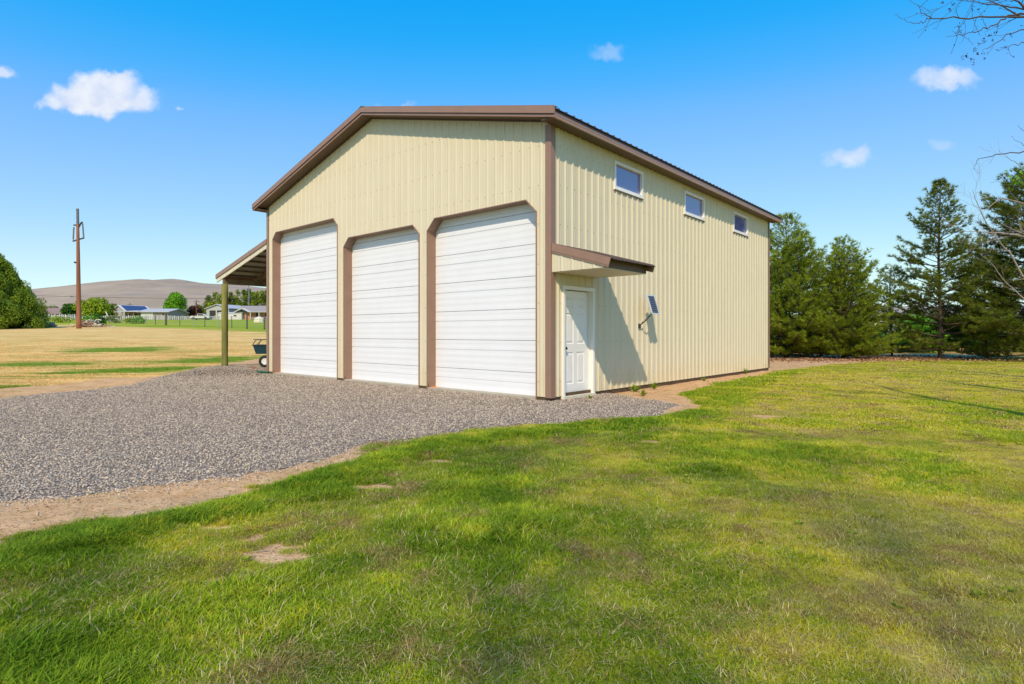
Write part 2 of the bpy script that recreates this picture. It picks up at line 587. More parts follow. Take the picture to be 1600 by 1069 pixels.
def yard(x, y):
    """lush, dry, dirt, gravel values (0..1) on the ground"""
    n1 = fbm(x * .55, y * .55, 4)
    n2 = fbm(x * 1.9 + 40, y * 1.9, 3)
    n3 = fbm(x * .18 + 9, y * .18 + 3, 3)
    n4 = fbm(x * 5 + 70, y * 5 + 9, 2)
    n5 = fbm(x * 11 + 3, y * 11 + 29, 2)
    wob = (n2 - .5) * .5 + (n4 - .5) * .25 + (n5 - .5) * .3
    grav = sdist(x, y, GRAVEL) + wob * .5
    gravel = smooth01(grav / .16 + .5)
    dirt = smooth01((sdist(x, y, DIRT_STRIP) + wob * .9) / .28 + .5)
    dirt = np.maximum(dirt, smooth01((sdist(x, y, DIRT_SIDE) + wob * .7) / .4 + .5))
    dirt = np.maximum(dirt, smooth01((sdist(x, y, DIRT_LEFT) + wob * 1.2) / .5 + .5))
    for (c, a, b) in BARE:
        d = np.hypot((x - c[0]) / a, (y - c[1]) / b) + (n4 - .5) * 2.4 + (fbm(x * 12, y * 12, 2) - .5) * 1.6
        dirt = np.maximum(dirt, smooth01((1.25 - d) / .9) * .85)
    lush = smooth01(1 - (seg_dist(x, y, LUSH_A) + wob * .7) / (.30 + .03 * y))
    lush = np.maximum(lush, smooth01(1 - (seg_dist(x, y, LUSH_B) + wob * .8) / .75))
    lush = np.maximum(lush, .7 * smooth01(1 - (seg_dist(x, y, LUSH_C) + wob) / .6))
    lush = np.maximum(lush, smooth01((n1 - .54) / .2) * .6 * smooth01((9 - y) / 6 + .35))
    lush = np.where(dirt > .5, 0, lush)
    right = smooth01((x - .5) / 6)
    dry = .16 + .55 * smooth01((x + 1.0) / 4.5) + 1.5 * (fbm(x * .42 + 31, y * .42 + 8, 3) - .5) + 1.5 * (fbm(x * 1.7 + 3, y * 1.7 + 8, 3) - .5)
    dry = np.clip(dry, 0, 1) * (1 - lush * .9)
    field = smooth01((y - 13) / 2.5) * smooth01((-x - 5.5) / 1.5)       # the hay-coloured field on the left
    return lush, dry, dirt, gravel, field


# one sheet of terrain, fine near the yard and coarser towards the horizon
def axis(lo, hi, step, out_lo, out_hi, grow=1.12):
    mid = list(np.arange(lo, hi + 1e-6, step))
    a, s = [], step
    v = lo
    while v > out_lo:
        s *= grow
        v -= s
        a.append(v)
    b, s = [], step
    v = hi
    while v < out_hi:
        s *= grow
        v += s
        b.append(v)
    return np.array(a[::-1] + mid + b)


ax = axis(-13, 16, .13, -5000, 5000, 1.10)
ay = axis(1.0, 21, .11, -900, 5500, 1.055)
GX, GY = np.meshgrid(ax, ay)
gx, gy = GX.ravel(), GY.ravel()
lush, dry, dirt, gravel, field = yard(gx, gy)
gz = hgt(gx, gy)
near = (gy < 30) & (gy > 0)
gz = gz + np.where(near, (fbm(gx * .8, gy * .8, 3) - .5) * .05 * (1 - gravel) + (fbm(gx * 4, gy * 4, 2) - .5) * .016 * (1 - gravel), 0)
nx, ny = len(ax), len(ay)
ii = (np.arange(ny - 1)[:, None] * nx + np.arange(nx - 1)[None, :]).ravel()
gfaces = np.stack([ii, ii + 1, ii + nx + 1, ii + nx], 1)


def hay_colour(t, p, X, Y, fine):
    st = t.scalev(p, (.13, 1.0, 1.0))
    s1 = t.noise(st, 3.2, 6, 0.65, .3)
    s2 = t.noise(t.scalev(p, (.22, 1, 1)), .50, 6, 0.62, .8)
    hay = t.mix(t.remap(s1, .35, .65), (.62, .37, .12), (.92, .62, .27))
    hay = t.mix(t.remap(fine, .45, .75, 0, .3), hay, (.30, .19, .08))
    g = t.remap(s2, .46, .58, 0, .85)
    g = t.math('MULTIPLY', g, t.remap(Y, 18, 34, 1.0, .25))
    hay = t.mix(g, hay, t.mix(t.remap(s1, .35, .65), (.17, .24, .025), (.36, .36, .07)))
    for (px, py, a, b2) in [(225, 579, 2.1, 2.1), (100, 583, .9, .9), (25, 611, .8, .8), (-30, 606, 1.0, .9), (330, 566, 2.3, 2.6), (190, 557, 3.2, 2.6), (480, 562, 3.0, 4.0), (60, 571, 2.6, 1.6)]:
        c = gp(px, py)
        d = t.vmath('LENGTH', t.vmath('MULTIPLY', t.vmath('SUBTRACT', p, (c[0], c[1], 0)), (1 / a, 1 / b2, 0)))
        d = t.math('ADD', d, t.remap(s1, .3, .7, -.45, .45))
        hay = t.mix(t.remap(d, .5, 1.1, .85, 0, True), hay, (.12, .25, .015))
    return hay, s1, s2


def ground_fn(t, b):
    p = t.pos()
    sp = t.new('ShaderNodeSeparateXYZ')
    t.put(sp.inputs[0], p)
    X, Y = sp.outputs[0], sp.outputs[1]
    fine = t.noise(p, 38, 4, 0.65)
    mid = t.noise(p, 4.5, 5, 0.62)
    big = t.noise(p, .35, 3, 0.5)
    # lawn thatch
    lawn = t.mix(t.remap(t.attr('dry'), 0, 1), (.24, .27, .018), (.60, .49, .07))
    lawn = t.mix(t.attr('lush'), lawn, (.17, .30, .02))
    lawn = t.mix(t.remap(fine, .3, .7), t.vmath('MULTIPLY', lawn, (.55, .58, .5)), t.vmath('MULTIPLY', lawn, (1.4, 1.35, 1.5)))
    lawn = t.mix(t.remap(mid, .44, .60, .15, .8), lawn, (.40, .27, .12))
    lawn = t.mix(t.math('MULTIPLY', t.remap(t.noise(p, .95, 4, .62), .42, .60, .6, 0), t.remap(X, 1, 6, 1, .35)), lawn, t.vmath('MULTIPLY', lawn, (.42, .55, .45)))  # darker thatch patches, mostly left: denser grass plus tree shade put into the colour
    hay, s1, s2 = hay_colour(t, p, X, Y, fine)
    # beyond the wire fence the pasture is green
    pas = t.mix(t.remap(t.noise(t.scalev(p, (.2, 1, 1)), .22, 4, .6), .35, .65), (.20, .31, .025), (.40, .40, .07))
    pas = t.mix(t.remap(t.noise(t.scalev(p, (.2, 1, 1)), .12, 3, .6), .62, .72, 0, .5), pas, (.38, .28, .12))
    edge = t.math('ADD', t.math('ADD', Y, t.math('MULTIPLY', X, .7)), t.remap(s2, .3, .7, -2.5, 2.5))
    e1 = t.remap(edge, 34, 37, 0, 1)
    e2 = t.math('SUBTRACT', t.math('MULTIPLY', Y, .72), t.math('MULTIPLY', X, -1.0))
    e1 = t.math('MAXIMUM', t.math('MULTIPLY', e1, t.remap(e2, -1, 1)), t.remap(Y, 72, 84))
    hay = t.mix(e1, hay, pas)
    # the outer plain
    plain_c = t.mix(t.remap(t.noise(p, .012, 4, .6), .4, .6), (.20, .24, .05), (.32, .26, .13))
    hay = t.mix(t.remap(Y, 160, 320), hay, plain_c)
    c = t.mix(t.attr('field'), lawn, hay)
    # behind the pines: bare track then scrub
    rb = t.math('MULTIPLY', t.remap(X, 4, 8), t.remap(t.math('ADD', Y, t.remap(big, .3, .7, -1.5, 1.5)), 26.5, 29.5))
    rb = t.math('MULTIPLY', rb, t.remap(Y, 90, 110, 1, 0))
    c = t.mix(rb, c, t.mix(t.remap(t.noise(t.scalev(p, (.3, 1, 1)), .5, 4, .6), .42, .58), (.42, .25, .10), (.26, .22, .045)))
    # bare earth with crumbs, small stones and bits of straw
    tiny = t.noise(p, 170, 3, .7)
    soil = t.mix(t.remap(mid, .3, .7), (.56, .315, .14), (.82, .52, .28))
    soil = t.mix(t.remap(t.math('ADD', fine, t.math('MULTIPLY', tiny, .6)), .82, .98, 0, .75), soil, (.26, .15, .08))
    soil = t.mix(t.remap(tiny, .60, .68, 0, .8), soil, (.72, .58, .42))
    soil = t.mix(t.remap(tiny, .40, .33, 0, .7), soil, (.20, .125, .07))
    sm = t.math('ADD', t.attr('dirt'), t.remap(fine, .25, .75, -.35, .35))
    c = t.mix(t.remap(sm, .38, .62, 0, 1), c, soil)
    gm = t.remap(t.math('ADD', t.attr('gravel'), t.remap(fine, .25, .75, -.45, .45)), .4, .6)
    c = t.mix(gm, c, (.17, .14, .12))
    t.put(b.inputs['Base Color'], c)
    b.inputs['Roughness'].default_value = 0.95
    b.inputs['Specular IOR Level'].default_value = 0.0
    bn = t.new('ShaderNodeBump')
    bn.inputs['Strength'].default_value = 0.7
    bn.inputs['Distance'].default_value = 0.03
    t.put(bn.inputs['Height'], t.math('ADD', fine, t.math('MULTIPLY', mid, 1.5)))
    t.put(b.inputs['Normal'], bn.outputs[0])


M['ground'] = material('yard_ground', ground_fn)
gme = np_mesh('ground', np.stack([gx, gy, gz], 1), gfaces, M['ground'], True, {'lush': lush, 'dry': dry, 'dirt': dirt, 'gravel': gravel, 'field': field})
tag(link_mesh('ground', gme), kind='structure')


# the gravel drive: its own sheet a little proud of the soil, with loose stones on top
def gravel_fn(t, b):
    p = t.pos()
    v = t.new('ShaderNodeTexVoronoi')
    t.put(v.inputs['Vector'], p)
    v.inputs['Scale'].default_value = 48
    sp = t.new('ShaderNodeSeparateColor')
    t.put(sp.inputs[0], v.outputs['Color'])
    c = t.mix(sp.outputs[0], (.36, .285, .225), (.60, .48, .375))
    c = t.mix(t.remap(sp.outputs[1], .82, .9), c, (.82, .70, .52))
    c = t.mix(t.remap(t.noise(p, .9, 3, .6), .35, .7, 0, .35), c, (.20, .16, .14))
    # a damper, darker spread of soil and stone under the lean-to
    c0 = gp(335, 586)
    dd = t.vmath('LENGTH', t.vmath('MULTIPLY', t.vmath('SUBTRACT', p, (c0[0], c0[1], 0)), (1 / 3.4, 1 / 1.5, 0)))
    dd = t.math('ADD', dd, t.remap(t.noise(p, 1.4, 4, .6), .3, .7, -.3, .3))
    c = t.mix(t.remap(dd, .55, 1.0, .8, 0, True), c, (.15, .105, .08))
    c = t.mix(t.remap(v.outputs['Distance'], .25, .6, 0, .7), c, (.05, .04, .035))
    t.put(b.inputs['Base Color'], c)
    b.inputs['Roughness'].default_value = 0.9
    b.inputs['Specular IOR Level'].default_value = 0.0
    bn = t.new('ShaderNodeBump')
    bn.inputs['Strength'].default_value = 1.0
    bn.inputs['Distance'].default_value = 0.012
    bn.invert = True
    t.put(bn.inputs['Height'], v.outputs['Distance'])
    t.put(b.inputs['Normal'], bn.outputs[0])


M['gravel'] = material('gravel_sheet', gravel_fn)
ax2, ay2 = np.arange(-20, 3.6, .09), np.arange(3.3, 23.5, .09)
QX, QY = np.meshgrid(ax2, ay2)
qx, qy = QX.ravel(), QY.ravel()
wobq = (fbm(qx * 1.9 + 40, qy * 1.9, 3) - .5) * .5 + (fbm(qx * 5 + 70, qy * 5 + 9, 2) - .5) * .25 + (fbm(qx * 11 + 3, qy * 11 + 29, 2) - .5) * .3
sd = sdist(qx, qy, GRAVEL) + wobq * .5
qz = hgt(qx, qy) + np.clip(sd * .18, -.02, .022) + (fbm(qx * .7, qy * .7, 3) - .5) * .03 * np.clip(sd, 0, 1) + .004
n2x = len(ax2)
jj = (np.arange(len(ay2) - 1)[:, None] * n2x + np.arange(n2x - 1)[None, :]).ravel()
qf = np.stack([jj, jj + 1, jj + n2x + 1, jj + n2x], 1)
qf = qf[(sd[qf].max(1) > -.02)]
used, inv = np.unique(qf, return_inverse=True)
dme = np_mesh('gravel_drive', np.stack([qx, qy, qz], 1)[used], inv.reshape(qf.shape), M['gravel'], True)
tag(link_mesh('gravel_drive', dme), kind='structure')


# far hills
def hills():
    hx = np.linspace(-3900, 900, 170)
    hy = np.linspace(1800, 5200, 60)
    HX, HY = np.meshgrid(hx, hy)
    px = 800 + F * HX / 3000.0 * (3000.0 / np.maximum(HY, 1)) ** .35
    crest = np.interp(px, [-400, -100, 45, 95, 125, 150, 200, 220, 248, 290, 340, 400, 430, 520, 640, 760, 1100],
                      [470, 462, 453, 449, 444, 441, 438, 440, 437.5, 443, 447, 451, 454, 460, 475, 500, 520])
    H = (YH - crest) / F * 3300 + CZ
    plainh = hgt(HX, HY)
    k = smooth01((HY - 1850) / 1450) ** 1.1
    back = 1 - .35 * smooth01((HY - 3400) / 1800)
    gul = (fbm(HX / 260, HY / 420, 5) - .5) * 70 * k * (1 - k * .75)
    z = plainh - 8 + np.maximum(H - plainh + 8, 0) * k * back + gul
    nX = len(hx)
    jj = (np.arange(len(hy) - 1)[:, None] * nX + np.arange(nX - 1)[None, :]).ravel()
    f = np.stack([jj, jj + 1, jj + nX + 1, jj + nX], 1)

    def fn(t, b):
        p = t.pos()
        a = t.noise(t.scalev(p, (1, .5, 3)), .0045, 5, .62, .5)
        s = t.noise(t.scalev(p, (.25, 1, 6)), .006, 4, .6, .8)
        c = t.mix(t.remap(a, .35, .65), (.33, .26, .195), (.43, .34, .255))
        c = t.mix(t.remap(s, .56, .68, 0, .75), c, (.24, .215, .22))
        c = t.mix(t.remap(t.noise(p, .05, 4, .7), .4, .7, 0, .3), c, (.27, .22, .185))
        t.put(b.inputs['Base Color'], c)
        b.inputs['Roughness'].default_value = 1
        b.inputs['Specular IOR Level'].default_value = 0
    m = material('sage_hill', fn)
    me = np_mesh('hills', np.stack([HX.ravel(), HY.ravel(), z.ravel()], 1), f, m, True)
    tag(link_mesh('hills', me), kind='structure')


hills()

# ------------------------------------------------------------------ the barn (local frame: x out of the side wall, y back along it)
TH = 0.722
BC = Vector((0.7179, 10.6278, 0))
BW, BL = 11.18, 12.42
RZ, RK = 6.73, 0.257                         # ridge height, fall per metre
OH = 0.31


def roof_z(x):                                # top of the roof above local x (0 .. -BW)
    return RZ - RK * abs(x + BW / 2)


barn = empty('metal_barn', BC, -TH)
tag(barn, 'tall cream ribbed-metal barn with brown trim and three white overhead doors', 'barn')

# ribbed profile
PER = BL / 54.0


def profile(u0, u1, per, R=None):
    """(u, depth) points of the ribbed sheet from u0 to u1"""
    pts = []
    k0, k1 = int(math.floor(u0 / per)) - 1, int(math.ceil(u1 / per)) + 1
    for k in range(k0, k1 + 1):
        c = k * per
        w0, w1, hh = (.040, .011, .023) if abs(per - PER) < 1e-4 else (.034, .012, .013)
        for du, d in ((-w0, 0), (-w1, hh), (w1, hh), (w0, 0),
                      (per * .33 - .012, 0), (per * .33, .0045), (per * .33 + .012, 0), (per * .67 - .012, 0), (per * .67, .0045), (per * .67 + .012, 0)):
            pts.append((c + du, d))
    pts.sort()
    us = [p[0] for p in pts]
    ds = [p[1] for p in pts]
    out = [(u0, float(np.interp(u0, us, ds)))] + [p for p in pts if u0 < p[0] < u1] + [(u1, float(np.interp(u1, us, ds)))]
    return out


def sheet(mb, u0, u1, per, breaks, spans, place):
    """ribbed sheet; spans(u_mid) gives functions [(lo(u), hi(u))]; place(u, depth, z) gives the point"""
    pr = profile(u0, u1, per)
    us = [p[0] for p in pr]
    ds = [p[1] for p in pr]
    for b in breaks:
        if u0 < b < u1 and min(abs(b - u) for u in us) > 1e-5:
            i = int(np.searchsorted(us, b))
            us.insert(i, b)
            ds.insert(i, float(np.interp(b, [p[0] for p in pr], [p[1] for p in pr])))
    for a, b, da, db in zip(us[:-1], us[1:], ds[:-1], ds[1:]):
        for lo, hi in spans((a + b) / 2):
            la, lb, ha, hb = lo(a), lo(b), hi(a), hi(b)
            if ha - la < 1e-4 and hb - lb < 1e-4: continue
            mb.quad(place(a, da, la), place(b, db, lb), place(b, db, hb), place(a, da, ha))


ZB = 0.018
# overhead door openings along the front (u = distance from the right corner): u0, u1, top, clip
OPEN = [(0.344, 3.481, 3.755, .25), (3.783, 6.854, 3.70, .22), (7.177, 10.795, 4.30, .20)]


def open_top(u, o):
    u0, u1, top, c = o
    return min(top, top - c + (u - u0), top - c + (u1 - u))


def front_spans(u):
    top = lambda v: roof_z(-v) - .10
    for o in OPEN:
        if o[0] < u < o[1]: return [(lambda v, o=o: open_top(v, o), top)]
    return [(lambda v: ZB, top)]


fb = [BW / 2]
for o in OPEN: fb += [o[0], o[0] + o[3], o[1] - o[3], o[1]]
for k in range(12):
    a, b = k * 4 * .2333 - .115, (k + 1) * 4 * .2333 - .115
    a, b = max(a, .02), min(b, BW - .02)
    mb = MB()
    sheet(mb, a, b, .2333, fb, front_spans, lambda u, d, z: (-u, -d, z))
    mb.build('siding_panel', M['siding'], barn)

WIN = [(2.205, 3.445), (5.63, 6.89), (9.045, 10.285)]
WZ0, WZ1 = 4.31, 4.905
DOOR = (0.335, 1.40, 2.11)


def side_spans(u):
    top = lambda v: 5.06
    if DOOR[0] < u < DOOR[1]: return [(lambda v: DOOR[2], top)]
    for w in WIN:
        if w[0] < u < w[1]: return [(lambda v: ZB, lambda v: WZ0), (lambda v: WZ1, top)]
    return [(lambda v: ZB, top)]


sb = [DOOR[0], DOOR[1]] + [e for w in WIN for e in w]
for k in range(14):
    a, b = max(k * 4 * PER - .115, .02), min((k + 1) * 4 * PER - .115, BL - .02)
    if b <= a: continue
    mb = MB()
    sheet(mb, a, b, PER, sb, side_spans, lambda u, d, z: (d, u, z))
    mb.build('siding_panel', M['siding'], barn)
# far side and back, seen only from elsewhere
mb = MB()
sheet(mb, .02, BL - .02, PER, [], lambda u: [(lambda v: ZB, lambda v: 5.1)], lambda u, d, z: (-BW - d, BL - u, z))
mb.build('siding_wall', M['siding'], barn)
mb = MB()
sheet(mb, .02, BW - .02, .2333, [BW / 2], lambda u: [(lambda v: ZB, lambda v: roof_z(-v) - .1)], lambda u, d, z: (-BW + u, BL + d, z))
mb.build('siding_wall', M['siding'], barn)

# rows of screws
mb = MB()
for z in np.arange(.30, 6.6, .74):
    for k in range(1, 48):
        u = k * .2333 + .055
        if z > roof_z(-u) - .25 or any(o[0] - .03 < u < o[1] + .03 and z < open_top(u, o) + .03 for o in OPEN): continue
        r = .0075
        zz = z + random.uniform(-.01, .01)
        mb.box(-u - r, -u + r, -.006, .001, zz - r, zz + r)
mb.build('front_screws', M['screw'], barn)['kind'] = 'stuff'
mb = MB()
for z in np.arange(.30, 5.0, .74):
    for k in range(1, 54):
        u = k * PER + .055
        if DOOR[0] - .05 < u < DOOR[1] + .05 and z < 2.2: continue
        if any(w[0] - .05 < u < w[1] + .05 for w in WIN) and WZ0 - .05 < z < WZ1 + .05: continue
        r = .0075
        mb.box(-.001, .006, u - r, u + r, z - r, z + r)
mb.build('side_screws', M['screw'], barn)['kind'] = 'stuff'

# slab, apron and dark skirt under the sheets
MB().box(-BW + .05, -.03, .05, BL - .05, -.30, -.012).build('foundation', M['concrete'], barn)
for o in OPEN:
    MB().box(-o[1] + .01, -o[0] - .01, -.015, .30, -.06, -.008).build('door_apron', M['concrete'], barn)
MB().box(-.028, -.012, .02, BL - .02, -.25, ZB + .05).build('skirt_board', M['skirt'], barn)
for a, b in ((0.03, OPEN[0][0]), (OPEN[0][1], OPEN[1][0]), (OPEN[1][1], OPEN[2][0]), (OPEN[2][1], BW - .02)):
    MB().box(-b, -a, .012, .03, -.25, ZB + .05).build('skirt_board', M['skirt'], barn)

# corner trims
def corner(x, y, sx, sy, z1, name='corner_trim'):
    t, w = .022, .115
    mb = MB()
    mb.box(x + sx * t, x - sx * w, y + sy * t, y + sy * (t + .004) - sy * .004 * 2 - sy * .0, ZB - .01, z1)
    mb.box(x + sx * (t + .001), x + sx * (t - .004), y + sy * (t + .001), y - sy * w, ZB - .012, z1)
    return mb.build(name, M['trim'], barn)


corner(0, 0, 1, -1, 5.08)
corner(-BW, 0, -1, -1, 5.08)
corner(0, BL, 1, 1, 5.08)
corner(-BW, BL, -1, 1, 5.08)

# overhead doors with brown jambs
REC = .235
SJ = [-.03, .436, 1.065, 1.69, 2.325, 2.95, 3.58, 4.2, 4.85]
for o in OPEN:
    u0, u1, top, c = o
    # jamb liner, following the clipped outline
    path = [(u0, -.02), (u0, top - c), (u0 + c, top), (u1 - c, top), (u1, top - c), (u1, -.02)]
    mb = MB()
    cx, cz = (u0 + u1) / 2, top / 2
    for (a, za), (b, zb) in zip(path[:-1], path[1:]):
        mb.quad((-a, -.018, za), (-a, REC + .08, za), (-b, REC + .08, zb), (-b, -.018, zb))
    # the narrow face flange round the opening
    w = .016
    outer = [(u0 - w, -.02), (u0 - w, top - c + w * .4), (u0 + c - w * .4, top + w), (u1 - c + w * .4, top + w), (u1 + w, top - c + w * .4), (u1 + w, -.02)]
    for i in range(5):
        (a, za), (b, zb), (a2, za2), (b2, zb2) = path[i], path[i + 1], outer[i], outer[i + 1]
        mb.quad((-a, -.024, za), (-b, -.024, zb), (-b2, -.024, zb2), (-a2, -.024, za2))
        mb.quad((-a2, -.024, za2), (-b2, -.024, zb2), (-b2, 0, zb2), (-a2, 0, za2))
        mb.quad((-a, -.024, za), (-b, -.024, zb), (-b, -.017, zb), (-a, -.017, za))
    mb.build('door_trim', M['trim'], barn)
    gd = empty('overhead_door', (-(u0 + u1) / 2, REC, 0), 0, barn)
    hw = (u1 - u0) / 2 + .05
    secs = SJ[:next(i for i, s_ in enumerate(SJ) if s_ >= top) + 1]
    for s0, s1 in zip(secs[:-1], secs[1:]):
        mb = MB()
        # section profile: flat fields with shallow pressed ribs and one deep groove
        prof = [(s0 + .004, .034), (s0 + .004, .004), (s0 + .008, 0.0)]
        gz_ = s1 - .212
        zs = s0 + .010
        edges = []
        n1_ = 6 if (gz_ - s0) > .3 else 3
        lo, hi = s0 + .014, gz_ - .006
        for i in range(n1_):
            z0_ = lo + (hi - lo) * i / n1_
            z1_ = lo + (hi - lo) * (i + 1) / n1_
            d_ = .0018 if i % 2 else 0.0
            edges += [(z0_ + .006, d_), (z1_ - .006, d_)]
        prof += edges + [(gz_ - .009, 0.0), (gz_ - .006, .010), (gz_ + .003, .012), (gz_ + .008, 0)]
        lo, hi = gz_ + .012, s1 - .010
        for i in range(3):
            z0_ = lo + (hi - lo) * i / 3
            z1_ = lo + (hi - lo) * (i + 1) / 3
            d_ = .0018 if i % 2 else 0.0
            prof += [(z0_ + .006, d_), (z1_ - .006, d_)]
        prof += [(s1 - .008, 0), (s1 - .004, .004), (s1 - .004, .034)]
        for (za, da), (zb, db) in zip(prof[:-1], prof[1:]):
            mb.quad((-hw, da, za), (hw, da, za), (hw, db, zb), (-hw, db, zb))
        mb.build('door_section', M['doorwhite'], gd)
    MB().box(-hw, hw, .035, .06, -.03, secs[-1]).build('backing', M['seal'], gd)
    MB().box(-hw + .055, hw - .055, -.004, .03, -.034, -.022).build('bottom_seal', M['seal'], gd)
    # blobs of orange foam at the foot of the left jamb
for o in (OPEN[2], OPEN[0]):
    mb = MB()
    for k in range(7):
        x, y, z, r = -o[1] + .03 + random.uniform(0, .10), .03 + random.uniform(-.03, .14), -.03, random.uniform(.02, .04)
        mb.tube([(x, y, z - .03), (x + .006, y, z + r * .6), (x, y, z + r * 1.1)], [r, r * .8, r * .25], 6)
    f = mb.build('orange_foam', M['orange'], barn, True)

# roof: ribbed sheets laid from ridge to eave, .92 m wide
slope = math.sqrt(1 + RK * RK)
NP = 14
pw = (BL + 2 * OH) / NP
rme = MB()
per = pw / 4
pr = []
for k in range(4):
    c = per * (k + .5)
    pr += [(c - .03, 0), (c - .012, .02), (c + .012, .02), (c + .03, 0)]
pr = [(0, 0)] + pr + [(pw, 0)]
xl = BW / 2 + OH + .03
for (ya, da), (yb, db) in zip(pr[:-1], pr[1:]):
    rme.quad((0, ya, da), (0, yb, db), (xl, yb, db - RK * xl), (xl, ya, da - RK * xl))
    rme.quad((0, ya, -.012), (xl, ya, -.012 - RK * xl), (xl, yb, -.012 - RK * xl), (0, yb, -.012))
    rme.quad((xl, ya, da - RK * xl), (xl, yb, db - RK * xl), (xl, yb, -.012 - RK * xl), (xl, ya, -.012 - RK * xl))
rmesh = rme.mesh('roof_panel', M['roof'])
for k in range(NP):
    y = -OH + k * pw
    o1 = link_mesh('roof_panel', rmesh, barn, (-BW / 2, y, RZ))
    o2 = link_mesh('roof_panel', rmesh, barn, (-BW / 2, y + pw, RZ), PI)
MB().prism([(-BW / 2, -OH - .03, RZ + .05), (-BW / 2 + .17, -OH - .03, RZ - .01), (-BW / 2 + .17, -OH - .03, RZ - .045 + .02), (-BW / 2, -OH - .03, RZ + .01), (-BW / 2 - .17, -OH - .03, RZ - .025), (-BW / 2 - .17, -OH - .03, RZ - .01)],
           (0, BL + 2 * OH + .06, 0)).build('ridge_cap', M['roof'], barn)


def rake(yf, sgn):
    """two-step rake trim along the gable at y = yf, sgn = outward"""
    for side in (1, -1):
        xa, xb = -BW / 2, -BW / 2 + side * (BW / 2 + OH + .02)
        za, zb = RZ, RZ - RK * (BW / 2 + OH + .02)
        mb = MB()
        def strip(y0, y1, t0, t1):
            mb.hexa([(xa, y0, za + t0), (xb, y0, zb + t0), (xb, y1, zb + t0), (xa, y1, za + t0), (xa, y0, za + t1), (xb, y0, zb + t1), (xb, y1, zb + t1), (xa, y1, za + t1)])
        ya, yb = yf + sgn * .030, yf - sgn * .004
        strip(ya, yb, -.100, .030)
        strip(ya, yf - sgn * .10, .031, .038)
        strip(yf + sgn * .036, ya - sgn * .002, -.106, -.096)
        mb.build('rake_trim', M['trim'], barn)
        mb = MB()
        strip(yf + sgn * .010, yf - sgn * .014, -.165, -.112)
        mb.build('rake_fascia', M['trim'], barn)


rake(-OH, -1)
rake(BL + OH, 1)
# gable soffits
for yf, yw in ((-OH + .014, -.001), (BL + OH - .014, BL + .001)):
    for side in (1, -1):
        xa, xb = -BW / 2, -BW / 2 + side * (BW / 2 + OH)
        za, zb = RZ - .155, RZ - .155 - RK * (BW / 2 + OH)
        MB().hexa([(xa, yf, za), (xb, yf, zb), (xb, yw, zb), (xa, yw, za), (xa, yf, za + .012), (xb, yf, zb + .012), (xb, yw, zb + .012), (xa, yw, za + .012)]).build('soffit', M['soffit'], barn)
        # small trim where soffit meets wall
        MB().hexa([(xa, -.03, za - .03), (xb - side * .3, -.03, zb + RK * .3 - .03), (xb - side * .3, -.001, zb + RK * .3 - .03), (xa, -.001, za - .03),
                   (xa, -.03, za - .004), (xb - side * .3, -.03, zb + RK * .3 - .004), (xb - side * .3, -.001, zb + RK * .3 - .004), (xa, -.001, za - .004)]).build('soffit_molding', M['soffit'], barn) if yf < 0 else None
# eave soffits, fascias
ze = RZ - RK * (BW / 2 + OH)
for side in (1, -1):
    xw = 0 if side == 1 else -BW
    MB().box(xw + side * .003, xw + side * (OH - .012), -OH + .02, BL + OH - .02, ze - .150, ze - .136).build('soffit', M['soffit'], barn)
    mb = MB().box(xw + side * (OH - .012), xw + side * (OH + .004), -OH - .002, BL + OH + .002, ze - .150, ze - .070)
    mb.build('eave_fascia', M['trim'], barn)
    MB().box(xw + side * (OH - .03), xw + side * (OH + .012), -OH - .003, BL + OH + .003, ze - .166, ze - .151).build('fascia_lip', M['trimlight'], barn)
    MB().box(xw + side * (OH - .012), xw + side * (OH - .001), -OH + .001, BL + OH - .001, ze - .069, ze - .02).build('drip_edge', M['roof'], barn)

# high windows
for w in WIN:
    wd = empty('window', (0, (w[0] + w[1]) / 2, (WZ0 + WZ1) / 2), 0, barn)
    hw, hh = (w[1] - w[0]) / 2, (WZ1 - WZ0) / 2
    mb = MB()
    fw = .055
    for (a0, a1, b0, b1) in ((-hw, hw, -hh, -hh + fw), (-hw, hw, hh - fw, hh), (-hw, -hw + fw, -hh + fw, hh - fw), (hw - fw, hw, -hh + fw, hh - fw)):
        mb.box(-.05, .032, a0, a1, b0, b1)
    mb.box(-.02, .045, -hw - .012, hw + .012, -hh - .022, -hh - .001)
    mb.build('window_frame', M['white'], wd)
    MB().box(-.035, -.028, -hw + fw, hw - fw, -hh + fw, hh - fw).build('pane', M['glass'], wd)
    MB().box(.002, .03, -hw - .01, hw + .01, -hh - .045, -hh - .024).build('window_sill', M['trim'], wd)

# personnel door
pd = empty('personnel_door', (0, 0.335, 0), 0, barn)
D0, D1 = 0.0, 1.065
mb = MB()
mb.box(-.12, .05, D0, D0 + .055, -.035, 2.115)
mb.box(-.12, .05, D1 - .055, D1, -.035, 2.115)
mb.box(-.12, .05, D0 + .055, D1 - .055, 2.05, 2.115)
mb.box(-.12, -.045, D0 + .055, D0 + .085, -.0, 2.05)
mb.box(-.12, -.045, D1 - .085, D1 - .055, 0, 2.05)
mb.build('door_frame', M['white'], pd)
MB().box(-.12, .075, D0 + .002, D1 - .002, -.075, .006).build('threshold', M['palewood'], pd)
MB().box(-.11, -.085, D0 + .085, D1 - .085, .0, 2.05).build('weather_seal', M['seal'], pd)
